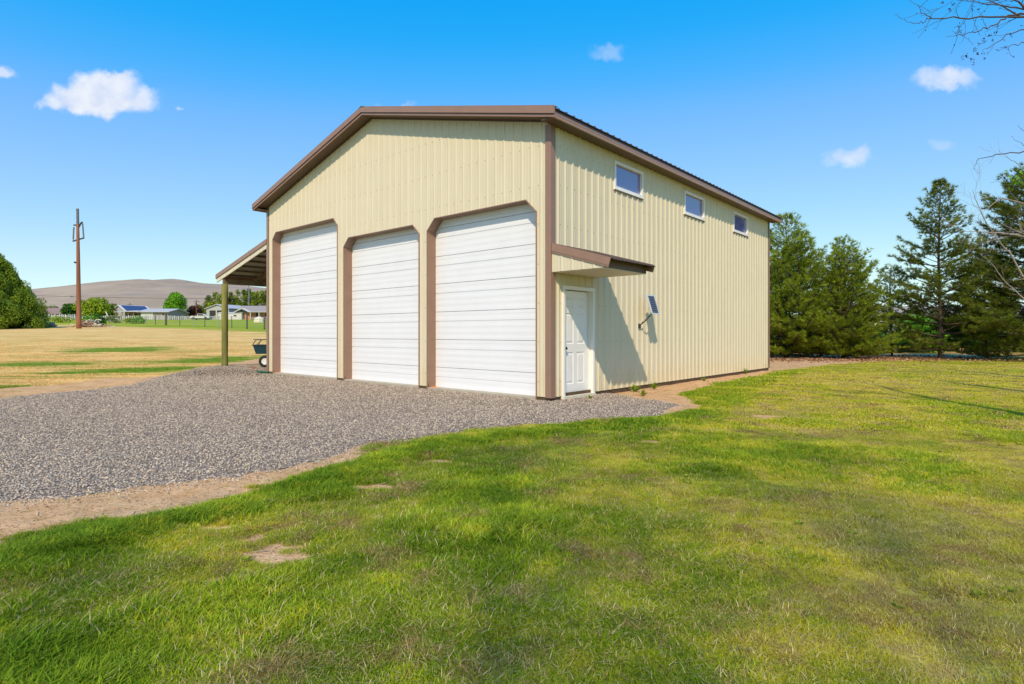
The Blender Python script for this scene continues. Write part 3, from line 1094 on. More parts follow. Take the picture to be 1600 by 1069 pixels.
# six-panel leaf: stiles and rails with raised panels in sunk fields
L0, L1, LT, LB = D0 + .093, D1 - .093, 2.035, .012
mb = MB()
yw = L1 - L0
cols = [(L0 + .12, L0 + yw / 2 - .055), (L0 + yw / 2 + .055, L1 - .12)]
rows = [(.22, .84), (1.0, 1.60), (1.70, 1.90)]
ys = sorted([L0, L1] + [c for cc in cols for c in cc])
zs = sorted([LB, LT] + [r for rr in rows for r in rr])
xf = -.062
for ya, yb in zip(ys[:-1], ys[1:]):
    for za, zb in zip(zs[:-1], zs[1:]):
        if (ya, yb) in cols and (za, zb) in rows:
            i = .022
            d = .012
            a = [(xf, ya, za), (xf, yb, za), (xf, yb, zb), (xf, ya, zb)]
            b_ = [(xf - d, ya + i, za + i), (xf - d, yb - i, za + i), (xf - d, yb - i, zb - i), (xf - d, ya + i, zb - i)]
            j = .06
            c_ = [(xf - d * .1, ya + j, za + j), (xf - d * .1, yb - j, za + j), (xf - d * .1, yb - j, zb - j), (xf - d * .1, ya + j, zb - j)]
            mb.add(a + b_ + c_, [(k, (k + 1) % 4, 4 + (k + 1) % 4, 4 + k) for k in range(4)] + [(4 + k, 4 + (k + 1) % 4, 8 + (k + 1) % 4, 8 + k) for k in range(4)] + [(8, 9, 10, 11)])
        else:
            mb.quad((xf, ya, za), (xf, yb, za), (xf, yb, zb), (xf, ya, zb))
mb.box(xf - .035, xf - .013, L0, L1, LB, LT)
mb.build('door_leaf', M['white'], pd)
mb = MB()
mb.tube([(xf, L0 + .07, .92), (xf + .03, L0 + .07, .92), (xf + .055, L0 + .07, .92)], [.026, .013, .03], 10)
mb.tube([(xf + .055, L0 + .07, .92), (xf + .075, L0 + .07, .92)], [.03, .018], 10)
mb.build('door_knob', M['knob'], pd, True)

# shed canopy over the personnel door
cp = empty('door_canopy', (0, 0, 0), 0, barn)
CA, CS0, CS1 = 1.293, 0.0, 1.53
zt, kk = 2.865, .29
zc = lambda a: zt - kk * a
# rake trim on the front
MB().prism([(0.03, -.012, zc(0) + .01), (CA, -.012, zc(CA) + .01), (CA - .045, -.012, zc(CA) - .12), (0.03, -.012, zc(0) - .135)], (0, .012, 0)).build('rake_trim', M['trim'], cp)
MB().prism([(0.03, -.006, zc(0) - .137), (CA - .05, -.006, zc(CA) - .122), (CA - .055, -.006, zc(CA) - .150), (0.03, -.006, zc(0) - .166)], (0, .01, 0)).build('rake_fascia', M['trim'], cp)
# cream cladding cheeks
for y in (.018, CS1 - .02):
    mb = MB()
    sheet(mb, .02, 1.135, .2333, [], lambda u: [(lambda v: 2.345, lambda v: zc(v) - .10)], lambda u, d, z, y=y: (u, (y - d * .8) if y < .5 else (y + d * .8), z))
    mb.build('cladding', M['siding'], cp)
MB().box(1.12, 1.140, .02, CS1 - .015, 2.35, zc(1.13) - .02).build('eave_cladding', M['soffit'], cp)
MB().box(.02, 1.135, .0225, CS1 - .0255, 2.338, 2.350).build('soffit', M['siding'], cp)
for k in range(2):
    a0 = CS0 + .02 + k * (CS1 - .0) / 2
    mb = MB()
    w_ = CS1 / 2
    pr2 = [(0, 0)]
    for j in range(4):
        c = w_ * (j + .5) / 4
        pr2 += [(c - .028, 0), (c - .012, .022), (c + .012, .022), (c + .028, 0)]
    pr2 += [(w_, 0)]
    for (ya, da), (yb, db) in zip(pr2[:-1], pr2[1:]):
        xa, xb = .02, CA + .03
        mb.quad((xa, ya, zc(xa) + da), (xa, yb, zc(xa) + db), (xb, yb, zc(xb) + db), (xb, ya, zc(xb) + da))
        mb.quad((xa, ya, zc(xa) - .01), (xb, ya, zc(xb) - .01), (xb, yb, zc(xb) - .01), (xa, yb, zc(xa) - .01))
        mb.quad((xb, ya, zc(xb) - .01), (xb, ya, zc(xb) + da), (xb, yb, zc(xb) + db), (xb, yb, zc(xb) - .01))
    mb.build('roof_panel', M['roof'], cp, loc=(0, a0, 0))
MB().prism([(0.03, CS1 + .02, zc(0) + .01), (CA, CS1 + .02, zc(CA) + .01), (CA - .045, CS1 + .02, zc(CA) - .12), (0.03, CS1 + .02, zc(0) - .12)], (0, .03, 0)).build('rake_trim', M['trim'], cp)

# lean-to on the far left
lt = empty('lean_to', (-BW, 0, 0), 0, barn)
LW = 3.86                                    # how far the roof reaches out
lz0, lk = 4.13, .222
zl = lambda a: lz0 - lk * a
MB().hexa([(-LW, -.05, zl(LW) - .11), (0, -.05, zl(0) - .11), (0, -.02, zl(0) - .11), (-LW, -.02, zl(LW) - .11), (-LW, -.05, zl(LW) + .03), (0, -.05, zl(0) + .03), (0, -.02, zl(0) + .03), (-LW, -.02, zl(LW) + .03)]).build('rake_trim', M['trim'], lt)
MB().hexa([(-LW + .02, -.02, zl(LW) - .25), (0, -.02, zl(0) - .25), (0, .02, zl(0) - .25), (-LW + .02, .02, zl(LW) - .25), (-LW + .02, -.02, zl(LW) - .112), (0, -.02, zl(0) - .112), (0, .02, zl(0) - .112), (-LW + .02, .02, zl(LW) - .112)]).build('rake_board', M['palewood'], lt, label='pale board under the brown trim of the lean-to')
npan = 14
pl = BL / npan
mb = MB()
prl = [(0, 0)]
for j in range(4):
    c = pl * (j + .5) / 4
    prl += [(c - .03, 0), (c - .012, .02), (c + .012, .02), (c + .03, 0)]
prl += [(pl, 0)]
for (ya, da), (yb, db) in zip(prl[:-1], prl[1:]):
    mb.cur = 0
    mb.quad((0, ya, zl(0) + da), (0, yb, zl(0) + db), (-LW, yb, zl(LW) + db), (-LW, ya, zl(LW) + da))
    mb.cur = 1
    mb.quad((0, ya, zl(0) - .008), (-LW, ya, zl(LW) - .008), (-LW, yb, zl(LW) - .008), (0, yb, zl(0) - .008))
lme = mb.mesh('roof_panel', [M['roof'], M['under']])
for k in range(npan): link_mesh('roof_panel', lme, lt, (0, k * pl - .01, 0))
raf = MB().hexa([(-LW + .05, -.02, zl(LW - .05) - .26), (0, -.02, zl(0) - .26), (0, .02, zl(0) - .26), (-LW + .05, .02, zl(LW - .05) - .26), (-LW + .05, -.02, zl(LW - .05) - .06), (0, -.02, zl(0) - .06), (0, .02, zl(0) - .06), (-LW + .05, .02, zl(LW - .05) - .06)]).mesh('rafter', M['timber'])
for y in np.arange(1.3, BL, 1.35): link_mesh('rafter', raf, lt, (0, float(y), 0))
for a in np.arange(.35, LW, .55):
    MB().box(-a - .045, -a + .045, .03, BL - .05, zl(a) - .055, zl(a) - .012).build('purlin', M['timber'], lt)
PA = 3.36
MB().box(-PA - .07, -PA + .07, .021, BL, zl(PA) - .44, zl(PA) - .262).build('eave_beam', M['timber'], lt)
MB().box(-LW - .01, -LW + .02, -.04, BL + .02, zl(LW) - .12, zl(LW) - .01).build('eave_fascia', M['trim'], lt)
for k, y in enumerate((.07, 4.2, 8.2, 12.1)):
    mb = MB()
    n = 9
    pts = [(-PA + random.uniform(-.006, .006), y, -.2 + (zl(PA) - .44 + .2) * i / n) for i in range(n + 1)]
    mb.tube(pts, [.105 + random.uniform(-.004, .004) for _ in pts], 14)
    mb.build('post', M['post'], lt, True)
MB().box(-PA - .3, -PA + .2, -.08, .22, -.12, .04).build('post_footing', M['concrete'], lt)

# ------------------------------------------------------------------ things on and by the barn
def loc_b(x, y, z):
    v = Matrix.Rotation(-TH, 4, 'Z') @ Vector((x, y, z))
    return v + BC


sp_ = empty('wall_solar_panel', loc_b(0, 3.27, 1.38), -TH)
tag(sp_, 'small tilted solar panel on a dark arm fixed to the side wall right of the white door', 'solar panel')
# local: x out, y along the wall
PC = Vector((.30, .13, .475))
tilt = math.radians(17)
up = Vector((-math.sin(tilt), 0, math.cos(tilt)))
sd_ = Vector((0, 1, 0))
nn = Vector((math.cos(tilt), 0, math.sin(tilt)))
hw, hh = .17, .225
def slab(mb, c, hs, hu, t0, t1, cu=0.0, cs=0.0):
    p = []
    for t_ in (t0, t1):
        for a, b_ in ((-hs, -hu), (hs, -hu), (hs, hu), (-hs, hu)):
            p.append(c + sd_ * (a + cs) + up * (b_ + cu) + nn * t_)
    mb.hexa(p)
    return mb
mb = MB()
slab(mb, PC, hw, .012, -.012, .012, hh - .012)
slab(mb, PC, hw, .012, -.012, .012, -hh + .012)
slab(mb, PC, .010, hh - .024, -.012, .012, 0, -hw + .010)
slab(mb, PC, .010, hh - .024, -.012, .012, 0, hw - .010)
slab(mb, PC, hw - .02, hh - .024, -.006, .002)
mb.build('panel_frame', M['alu'], sp_)
for k in range(9):
    slab(MB(), PC, hw - .027, .0195, .0022, .0055, -hh + .046 + k * (2 * hh - .092) / 8).build('solar_cell', M['cell'], sp_)
mb = MB()
mb.tube([(0.0, 0, 0), (.03, .0, .0), (.16, .05, .12), (.27, .09, .25), (.275, .10, .36), PC - nn * .02 - up * .05], [.028, .013, .012, .012, .012, .014], 8)
mb.build('arm', M['darkmetal'], sp_)
mb = MB()
for q in ((.10, .025, .07), (.16, .05, .12), (.23, .075, .20)):
    mb.tube([(q[0], q[1] - .03, q[2] + .01), (q[0], q[1] + .03, q[2] + .012)], .012, 8)
mb.build('clamp', M['darkmetal'], sp_)
mb = slab(MB(), PC - nn * .035, .07, .05, -.02, .02, -.02)
mb.build('junction_box', M['grey'], sp_)
MB().box(.0, .03, -.05, .06, -.06, .04).build('wall_bracket', M['darkmetal'], sp_)
MB().tube([(.02, -.03, .10), (.08, .0, .09), (.05, .01, .02), (.10, .03, .055)], .006, 6).build('cable', M['white'], sp_)

# two-wheeled tow cart under the lean-to; its axle points roughly at the viewer
cart = empty('tow_cart', loc_b(-BW - 2.02, 1.0, .035), math.radians(97))
tag(cart, 'teal tub cart with chunky black tyres parked under the lean-to behind the barn corner', 'cart')
mb = MB()
mb.hexa([(-.26, -.34, .46), (.26, -.34, .46), (.26, .34, .46), (-.26, .34, .46), (-.33, -.42, .76), (.33, -.42, .76), (.33, .42, .76), (-.33, .42, .76)])
mb.build('tub', M['tub'], cart)
mb = MB()
for a, b_ in (((-.35, -.44, .77), (.35, -.44, .77)), ((.35, -.44, .77), (.35, .44, .77)), ((.35, .44, .77), (-.35, .44, .77)), ((-.35, .44, .77), (-.35, -.44, .77))):
    mb.tube([a, b_], .016, 6)
mb.build('tub_rim', M['darkmetal'], cart)
mb = MB()
for y in (-.42, .42):
    mb.tube([(-.33, y, .78), (-.25, y * .8, .95), (.25, y * .8, .95), (.33, y, .78)], .014, 6)
mb.tube([(-.25, -.42, .95), (-.25, .42, .96)], .016, 6)
mb.tube([(.25, -.42, .95), (.25, .42, .96)], .016, 6)
mb.tube([(-.25, .12, .95), (-.33, .30, .78)], .012, 6)
mb.build('top_rack', M['darkmetal'], cart)
mb = MB()
mb.tube([(-.36, 0, .21), (.36, 0, .21)], .02, 6)
mb.tube([(-.2, 0, .21), (-.2, -.1, .48)], .02, 6)
mb.tube([(.2, 0, .21), (.2, -.1, .48)], .02, 6)
mb.tube([(0, 0, .21), (0, -.5, .30), (0, -1.0, .12)], .022, 6)
mb.build('chassis', M['darkmetal'], cart)
def wheel(cx, cy):
    mb = MB()
    r, w_ = .21, .075
    prof = [(.12, -w_ * .8), (.17, -w_), (r - .01, -w_ * .75), (r, -w_ * .4), (r, w_ * .4), (r - .01, w_ * .75), (.17, w_), (.12, w_ * .8)]
    n = 22
    vs, fs = [], []
    for i in range(n):
        a = 2 * PI * i / n
        for (rr, dx) in prof: vs.append((cx + dx, cy + math.cos(a) * rr, .21 + math.sin(a) * rr))
    m_ = len(prof)
    for i in range(n):
        for j in range(m_ - 1):
            fs.append((i * m_ + j, ((i + 1) % n) * m_ + j, ((i + 1) % n) * m_ + j + 1, i * m_ + j + 1))
    mb.add(vs, fs)
    wh = mb.build('wheel', M['tyre'], cart, True)
    mb = MB()
    for sx in (-1, 1):
        mb.tube([(cx + sx * .03, cy, .21), (cx + sx * .06, cy, .21), (cx + sx * .045, cy, .21)], [.115, .11, .05], 16)
    mb.build('rim', M['rim'], wh)
for cx in (-.36, .36): wheel(cx, 0)

for i, (a, y, L_, rz_, lab) in enumerate([(2.75, .62, .55, .25, 'weathered brown board lying left of the cart wheels under the lean-to'), (1.75, .35, .55, -.35, 'short reddish plank lying in front of the cart by the barn corner')]):
    o = MB().box(-L_ / 2, L_ / 2, -.07, .07, -.002, .045).build('loose_board', M['board'], loc=loc_b(-BW - a, y, .02), rz=-TH + rz_)
    tag(o, lab, 'board')
mb = MB()
for k in range(3):
    r = .16 + .025 * k
    mb.tube([(-BW - .12 + math.cos(t_) * r * 1.4, -.10 + math.sin(t_) * r * .6, -.035 + .018 * k) for t_ in np.linspace(0, 2 * PI, 22)], .012, 6)
mb.tube([(-BW + .1, -.12, -.03), (-BW + .35, -.16, -.035), (-BW + .55, -.10, -.035)], .012, 6)
o = mb.build('garden_hose', M['hose'], loc=BC, rz=-TH, smooth=True)
tag(o, 'loose loop of green garden hose at the foot of the left barn corner', 'hose')

# ------------------------------------------------------------------ trees
def tris_from(base, side, tip):
    """thin triangles"""
    n = len(base)
    v = np.empty((n, 3, 3))
    v[:, 0] = base - side
    v[:, 1] = base + side
    v[:, 2] = tip
    return v.reshape(-1, 3), np.arange(n * 3).reshape(n, 3)


def unit(a):
    return a / np.maximum(np.linalg.norm(a, axis=-1, keepdims=True), 1e-9)


def needle_tufts(cen, dr, tint, r, n=12, ln=.17, wd=.011, spread=1.0):
    """star-like tufts of needles at cen pointing roughly along dr"""
    m = len(cen)
    d = np.repeat(unit(dr), n, 0) + r.normal(0, spread * .62, (m * n, 3))
    d = unit(d)
    L = ln * r.uniform(.65, 1.2, (m * n, 1))
    b = np.repeat(cen, n, 0) + r.normal(0, .018, (m * n, 3))
    s = unit(np.cross(d, r.normal(0, 1, (m * n, 3)))) * wd
    v, f = tris_from(b, s, b + d * L)
    t = np.repeat(np.clip(np.repeat(tint, n) + r.normal(0, .08, m * n), 0, 1), 3)
    return v, f, t


def pine(loc, H, R, seed, label, group=None, low=.05, full=1.0, mat='needle', whorl=.42, power=.8, multi=1, sparse=1.0, ln=.17, n=12, lean=0.0, name='pine_tree', twigs=True):
    r = np.random.default_rng(seed)
    root = empty(name, loc)
    tag(root, label, 'pine tree', group)
    tr, br = MB(), MB()
    cen, dr, tn = [], [], []
    stems = [(0, 0, 1.0)]
    for i in range(multi - 1):
        a = r.uniform(0, 2 * PI)
        stems.append((math.cos(a) * R * .35, math.sin(a) * R * .35, r.uniform(.72, .93)))
    for (ox, oy, hs) in stems:
        h = H * hs
        ns = 9
        ph = r.uniform(0, 6)
        P = lambda z: Vector((ox * min(1, z / (h * .25)) + lean * z + .05 * math.sin(z * .9 + ph), oy * min(1, z / (h * .25)) + .05 * math.cos(z * .8 + ph), z))
        tr.tube([P(h * i / ns) for i in range(ns + 1)], [max(.0095 * h * (1 - i / ns) ** .8 + .012, .012) * (1.15 if i == 0 else 1) for i in range(ns + 1)], 8)
        z = h * low + .25
        while z < h * .985:
            t = z / h
            Lm = R * (1 - t) ** power * (1.0 if t > .12 else .75 + t * 2)
            nb = int(r.integers(4, 7) * full)
            a0 = r.uniform(0, 2 * PI)
            for k in range(max(nb, 2)):
                if r.random() > sparse: continue
                a = a0 + 2 * PI * k / nb + r.normal(0, .22)
                L = max(Lm * r.uniform(.62, 1.12), .22)
                elev = .05 + .75 * t + r.normal(0, .1)
                n_s = 6
                pts = []
                p = P(z + r.normal(0, .06))
                e = elev - .12
                for s in range(n_s + 1):
                    pts.append(p.copy())
                    st = L / n_s
                    p = p + Vector((math.cos(a) * math.cos(e), math.sin(a) * math.cos(e), math.sin(e))) * st
                    e += .075 + r.normal(0, .03)
                    a += r.normal(0, .05)
                rb = max(.012 * L + .004, .006)
                br.tube(pts, [rb * (1 - .8 * s / n_s) for s in range(n_s + 1)], 4, False)
                # tufts along and at the ends of side twigs; each bough has its own tone
                bt_ = r.uniform(.05, .6)
                m = max(3, int(L * 5.2))
                for s in range(m):
                    u = .30 + .70 * (s + r.random()) / m
                    i = min(int(u * n_s), n_s - 1)
                    q = pts[i].lerp(pts[i + 1], u * n_s - i)
                    tl = L * .30 * (1.15 - u) + .10
                    for sg in (-1, 1):
                        if r.random() < .12: continue
                        ta = a + sg * r.uniform(.55, 1.1)
                        dd = Vector((math.cos(ta), math.sin(ta), r.uniform(.05, .5))).normalized()
                        e_ = q + dd * tl * r.uniform(.5, 1.1)
                        if twigs and tl > .22: br.tube([q, e_], [.006, .003], 3, False)
                        nt_ = max(1, int(tl / .16))
                        for j in range(nt_):
                            c_ = q.lerp(e_, (j + 1) / nt_)
                            cen.append(c_)
                            dr.append(dd + Vector((0, 0, .35)))
                            tn.append(bt_ + r.uniform(-.15, .25) + .2 * u)
                cen.append(pts[-1])
                dr.append((pts[-1] - pts[-2]).normalized() + Vector((0, 0, .4)))
                tn.append(r.uniform(.5, 1.0))
            z += whorl * r.uniform(.75, 1.2) * (1.15 - .45 * t)
        for j in range(5):
            cen.append(P(h - .05 - j * .12))
            dr.append(Vector((r.normal(0, .2), r.normal(0, .2), 1)))
            tn.append(.8)
    v, f, t = needle_tufts(np.array([tuple(c) for c in cen]), np.array([tuple(c) for c in dr]), np.array(tn), r, n, ln, .0105, .8)
    tr.build('trunk', M['bark'], root, True)
    br.build('branches', M['bark'], root, True)
    link_mesh('crown', np_mesh('crown', v, f, M[mat], False, {'tint': t}), root)
    return root


def leaf_cards(cen, nrm, tint, r, size, aspect=.6):
    m = len(cen)
    a = unit(np.cross(nrm, r.normal(0, 1, (m, 3))))
    b = unit(np.cross(nrm, a))
    s = (size * r.uniform(.6, 1.3, (m, 1)))
    v = np.empty((m, 4, 3))
    v[:, 0] = cen - a * s
    v[:, 1] = cen - b * s * aspect
    v[:, 2] = cen + a * s
    v[:, 3] = cen + b * s * aspect
    return v.reshape(-1, 3), np.arange(m * 4).reshape(m, 4), np.repeat(tint, 4)


def blob_points(lobes, n, r, shell=.55):
    """points in a set of ellipsoids (cx,cy,cz,rx,ry,rz), denser towards their outside, clumped"""
    vol = np.array([l[3] * l[4] * l[5] for l in lobes]) ** .7
    pick = r.choice(len(lobes), n, p=vol / vol.sum())
    L = np.array(lobes)[pick]
    d = unit(r.normal(0, 1, (n, 3)))
    rad = (r.random((n, 1)) ** (1 / 3)) * (1 - shell) + shell
    rad = rad * (1 + .14 * np.sin(d[:, :1] * 9 + pick[:, None]) * np.cos(d[:, 2:] * 8 + d[:, 1:2] * 7))
    p = L[:, :3] + d * L[:, 3:] * rad
    return p, d


def leafy(loc, H, R, seed, label, mat, cat='tree', group=None, n=2200, size=.28, name='leafy_tree', lobes=None, stems=1, base=.12, squash=1.0, bark='bark', jit=.6):
    r = np.random.default_rng(seed)
    root = empty(name, loc)
    tag(root, label, cat, group)
    if lobes is None:
        lobes = []
        for k in range(13):
            a = r.uniform(0, 2 * PI)
            t = r.uniform(base + .12, .84)
            w = R * (1 - abs(t - .48) * 1.1) * r.uniform(.25, .68)
            s = r.uniform(.26, .42) * R
            lobes.append((math.cos(a) * w, math.sin(a) * w, t * H, s * 1.1, s * 1.1, s * squash))
        lobes.append((0, 0, H * .55, R * .6, R * .6, H * .36))
        lobes.append((r.normal(0, .1) * R, 0, H * .84, R * .36, R * .36, H * .14))
    p, d = blob_points(lobes, n, r)
    p = p + r.normal(0, size * jit, p.shape)
    p[:, 2] = np.maximum(p[:, 2], .05)
    clump = vnoise(p[:, 0] * 1.1 / max(size, .1) * .25 + 50, p[:, 2] * 1.1 / max(size, .1) * .25 + p[:, 1] * .3)
    tint = np.clip(clump * .75 + r.normal(.12, .13, n), 0, 1)
    nr = unit(d + r.normal(0, .7, d.shape) + np.array([0, 0, .3]))
    v, f, t = leaf_cards(p, nr, tint, r, size)
    mb = MB()
    for s in range(stems):
        a = r.uniform(0, 2 * PI)
        o = Vector((math.cos(a), math.sin(a), 0)) * (R * .15 if stems > 1 else 0)
        mb.tube([o * .3, o + Vector((0, 0, H * .3)), o * 2 + Vector((r.normal(0, .1), 0, H * .7))], [.03 * H * .6, .02 * H * .6, .006 * H], 7)
        for k in range(5):
            a = r.uniform(0, 2 * PI)
            z0 = H * r.uniform(.15, .5)
            mb.tube([o + Vector((0, 0, z0)), o + Vector((math.cos(a) * R * .35, math.sin(a) * R * .35, z0 + H * .18)), o + Vector((math.cos(a) * R * .6, math.sin(a) * R * .6, z0 + H * .32))], [.008 * H, .005 * H, .002 * H], 5)
    mb.build('trunk', M[bark], root, True)
    link_mesh('crown', np_mesh('crown', v, f, M[mat], False, {'tint': t}), root)
    return root


# the row of pines behind the right-hand lawn
def on(px, Y):
    return at(px, Y)


PINES = [
    # px, depth, height, radius, seed, label, kwargs
    (1228, 29.5, 7.2, 3.0, 21, 'full bushy pine rising just past the far corner of the barn', dict(full=1.35, low=.0, power=.55, multi=3, n=12, ln=.19, whorl=.42)),
    (1195, 31.5, 7.0, 2.8, 22, 'pine mostly hidden behind the far edge of the barn side wall', dict(full=1.2, low=.0, power=.6)),
    (1318, 28.8, 5.9, 2.7, 23, 'broad low-branched pine with several leaders right of the bushy pine', dict(full=1.1, low=.0, power=.5, multi=5, n=13, ln=.17, sparse=.92)),
    (1392, 32.0, 4.9, 2.5, 24, 'short young pine tucked behind the broad low-branched pine and the tall pine', dict(full=1.2, low=.0, power=.55, mat='needle_dark', whorl=.4)),
    (1468, 28.0, 8.65, 3.3, 25, 'tallest open-crowned pine standing alone against the sky', dict(full=1.45, low=.02, power=.66, sparse=.9, mat='needle_dark', n=16, ln=.18, whorl=.42)),
    (1540, 28.5, 5.8, 2.9, 26, 'dark pine with a bare lower trunk right of the tallest pine', dict(full=1.5, low=.06, power=.55, sparse=.92, mat='needle_dark', whorl=.38, ln=.18, n=14)),
    (1622, 26.5, 8.9, 4.2, 27, 'large dark pine cut off by the right edge behind the bare grey branches', dict(full=1.6, low=.02, power=.5, sparse=.95, mat='needle_dark', n=14, ln=.20, whorl=.38)),
]
for (px, Y, H, R, seed, lab, kw) in PINES:
    pine(on(px, Y), H, R, seed, lab, 'pines along the back of the lawn', **kw)

# bright understorey bush glimpsed between the trunks
leafy(on(1425, 38), 2.6, 2.4, 31, 'bright green bush seen through the gap left of the tallest pine trunk', 'leaf_bright', 'bush', n=2600, size=.13, name='leafy_bush', base=0, squash=.7, stems=3)
leafy(on(1500, 40), 2.4, 2.2, 32, 'green bush seen between the tallest pine and the bare-trunked dark pine', 'leaf_dark', 'bush', n=2000, size=.13, name='leafy_bush', base=0, squash=.7, stems=3)
leafy(on(1590, 39), 2.8, 2.6, 33, 'green bush low behind the large dark pine at the right edge', 'leaf_olive', 'bush', n=2200, size=.13, name='leafy_bush', base=0, squash=.7, stems=3)
leafy(on(1270, 37), 2.4, 2.6, 35, 'olive bush in the gap between the bushy pine and the broad low pine', 'leaf_olive', 'bush', n=2200, size=.13, name='leafy_bush', base=0, squash=.7, stems=3)
leafy(on(1460, 46), 2.8, 3.0, 36, 'large olive bush directly behind the tallest pine trunk', 'leaf_olive', 'bush', n=2400, size=.15, name='leafy_bush', base=0, squash=.7, stems=3)
leafy(on(1545, 47), 2.8, 3.0, 37, 'large dim bush directly behind the bare-trunked dark pine', 'leaf_dark', 'bush', n=2400, size=.15, name='leafy_bush', base=0, squash=.7, stems=3)
leafy(on(1345, 44), 2.2, 2.4, 34, 'dim green bush behind the broad low-branched pine', 'leaf_dark', 'bush', n=1800, size=.15, name='leafy_bush', base=0, squash=.7, stems=3)

# fallen needles and leaves under the pines
r = np.random.default_rng(5)
n = 6500
lx, ly = [], []
c1 = on(1255, 27)
c2 = on(1460, 27.5)
px_ = np.concatenate([r.normal(c1.x, 1.9, n // 2), r.normal(c2.x, 3.2, n - n // 2)])
py_ = np.concatenate([r.normal(27.6, 1.3, n // 2), r.normal(28.8, 1.9, n - n // 2)])
lv, lf, lt_ = leaf_cards(np.stack([px_, py_, hgt(px_, py_) + .03 + r.random(n) * .05], 1), unit(r.normal(0, .5, (n, 3)) + np.array([0, 0, 1])), r.random(n), r, .05)
M['litter2'] = leafmat('fallen_leaves_material', (.20, .09, .045), (.36, .20, .11), (.52, .36, .24), trans=0)
tag(link_mesh('fallen_leaves', np_mesh('fallen_leaves', lv, lf, M['litter2'], False, {'tint': lt_})), 'reddish brown leaf litter scattered under the pines beside the barn', 'leaf litter', kind='stuff')

# beige and white buildings glimpsed beyond the pines
def gable_house(name, loc, rz, L, D, hw, hr, wall, roof, label, cat='house', group=None, oh=.4, wins=(), doors=(), axis='x', extra=None):
    """ridge along local x; front at -y"""
    h = empty(name, loc, rz)
    tag(h, label, cat, group)
    mb = MB()
    mb.add([(-L / 2, -D / 2, -.6), (L / 2, -D / 2, -.6), (L / 2, D / 2, -.6), (-L / 2, D / 2, -.6), (-L / 2, -D / 2, hw), (L / 2, -D / 2, hw), (L / 2, D / 2, hw), (-L / 2, D / 2, hw), (-L / 2, 0, hr - .05), (L / 2, 0, hr - .05)],
           [(0, 1, 5, 4), (2, 3, 7, 6), (1, 2, 6, 9, 5), (3, 0, 4, 8, 7)])
    mb.build('wall', M[wall], h)
    k = (hr - hw) / (D / 2)
    for sg in (-1, 1):
        y0, z0 = sg * (D / 2 + oh), hw - k * oh
        MB().hexa([(-L / 2 - oh, 0, hr), (L / 2 + oh, 0, hr), (L / 2 + oh, y0, z0), (-L / 2 - oh, y0, z0), (-L / 2 - oh, 0, hr + .18), (L / 2 + oh, 0, hr + .18), (L / 2 + oh, y0, z0 + .18), (-L / 2 - oh, y0, z0 + .18)]).build('roof', M[roof], h)
    for (x, z, w, hh) in wins:
        f = MB().box(x - w / 2 - .08, x + w / 2 + .08, -D / 2 - .05, -D / 2 + .02, z - hh / 2 - .08, z + hh / 2 + .08).build('window', M['hwhite'], h)
        MB().box(x - w / 2, x + w / 2, -D / 2 - .07, -D / 2 - .052, z - hh / 2, z + hh / 2).build('pane', M['hdark'], f)
    for (x, w, hh, mt) in doors:
        MB().box(x - w / 2, x + w / 2, -D / 2 - .06, -D / 2 + .02, 0, hh).build('door', M[mt], h)
    return h


gable_house('long_house', on(1530, 95) + Vector((0, 0, 0)), .1, 22, 9, 2.6, 4.6, 'beige', 'hrooflight', 'beige house with pale roof glimpsed between pine trunks on the right', wins=((-6, 1.5, 1.4, 1.1), (0, 1.5, 1.4, 1.1), (6, 1.5, 1.4, 1.1)), doors=((3, 1, 2.1, 'hwhite'),))
gable_house('white_house', on(1400, 105), -.1, 16, 8, 2.7, 4.8, 'hwhite', 'hroofgrey', 'white house glimpsed behind the short young pine', wins=((-4, 1.5, 1.4, 1.1), (3, 1.5, 1.4, 1.1)), doors=((0, 1, 2.1, 'hdark'),))

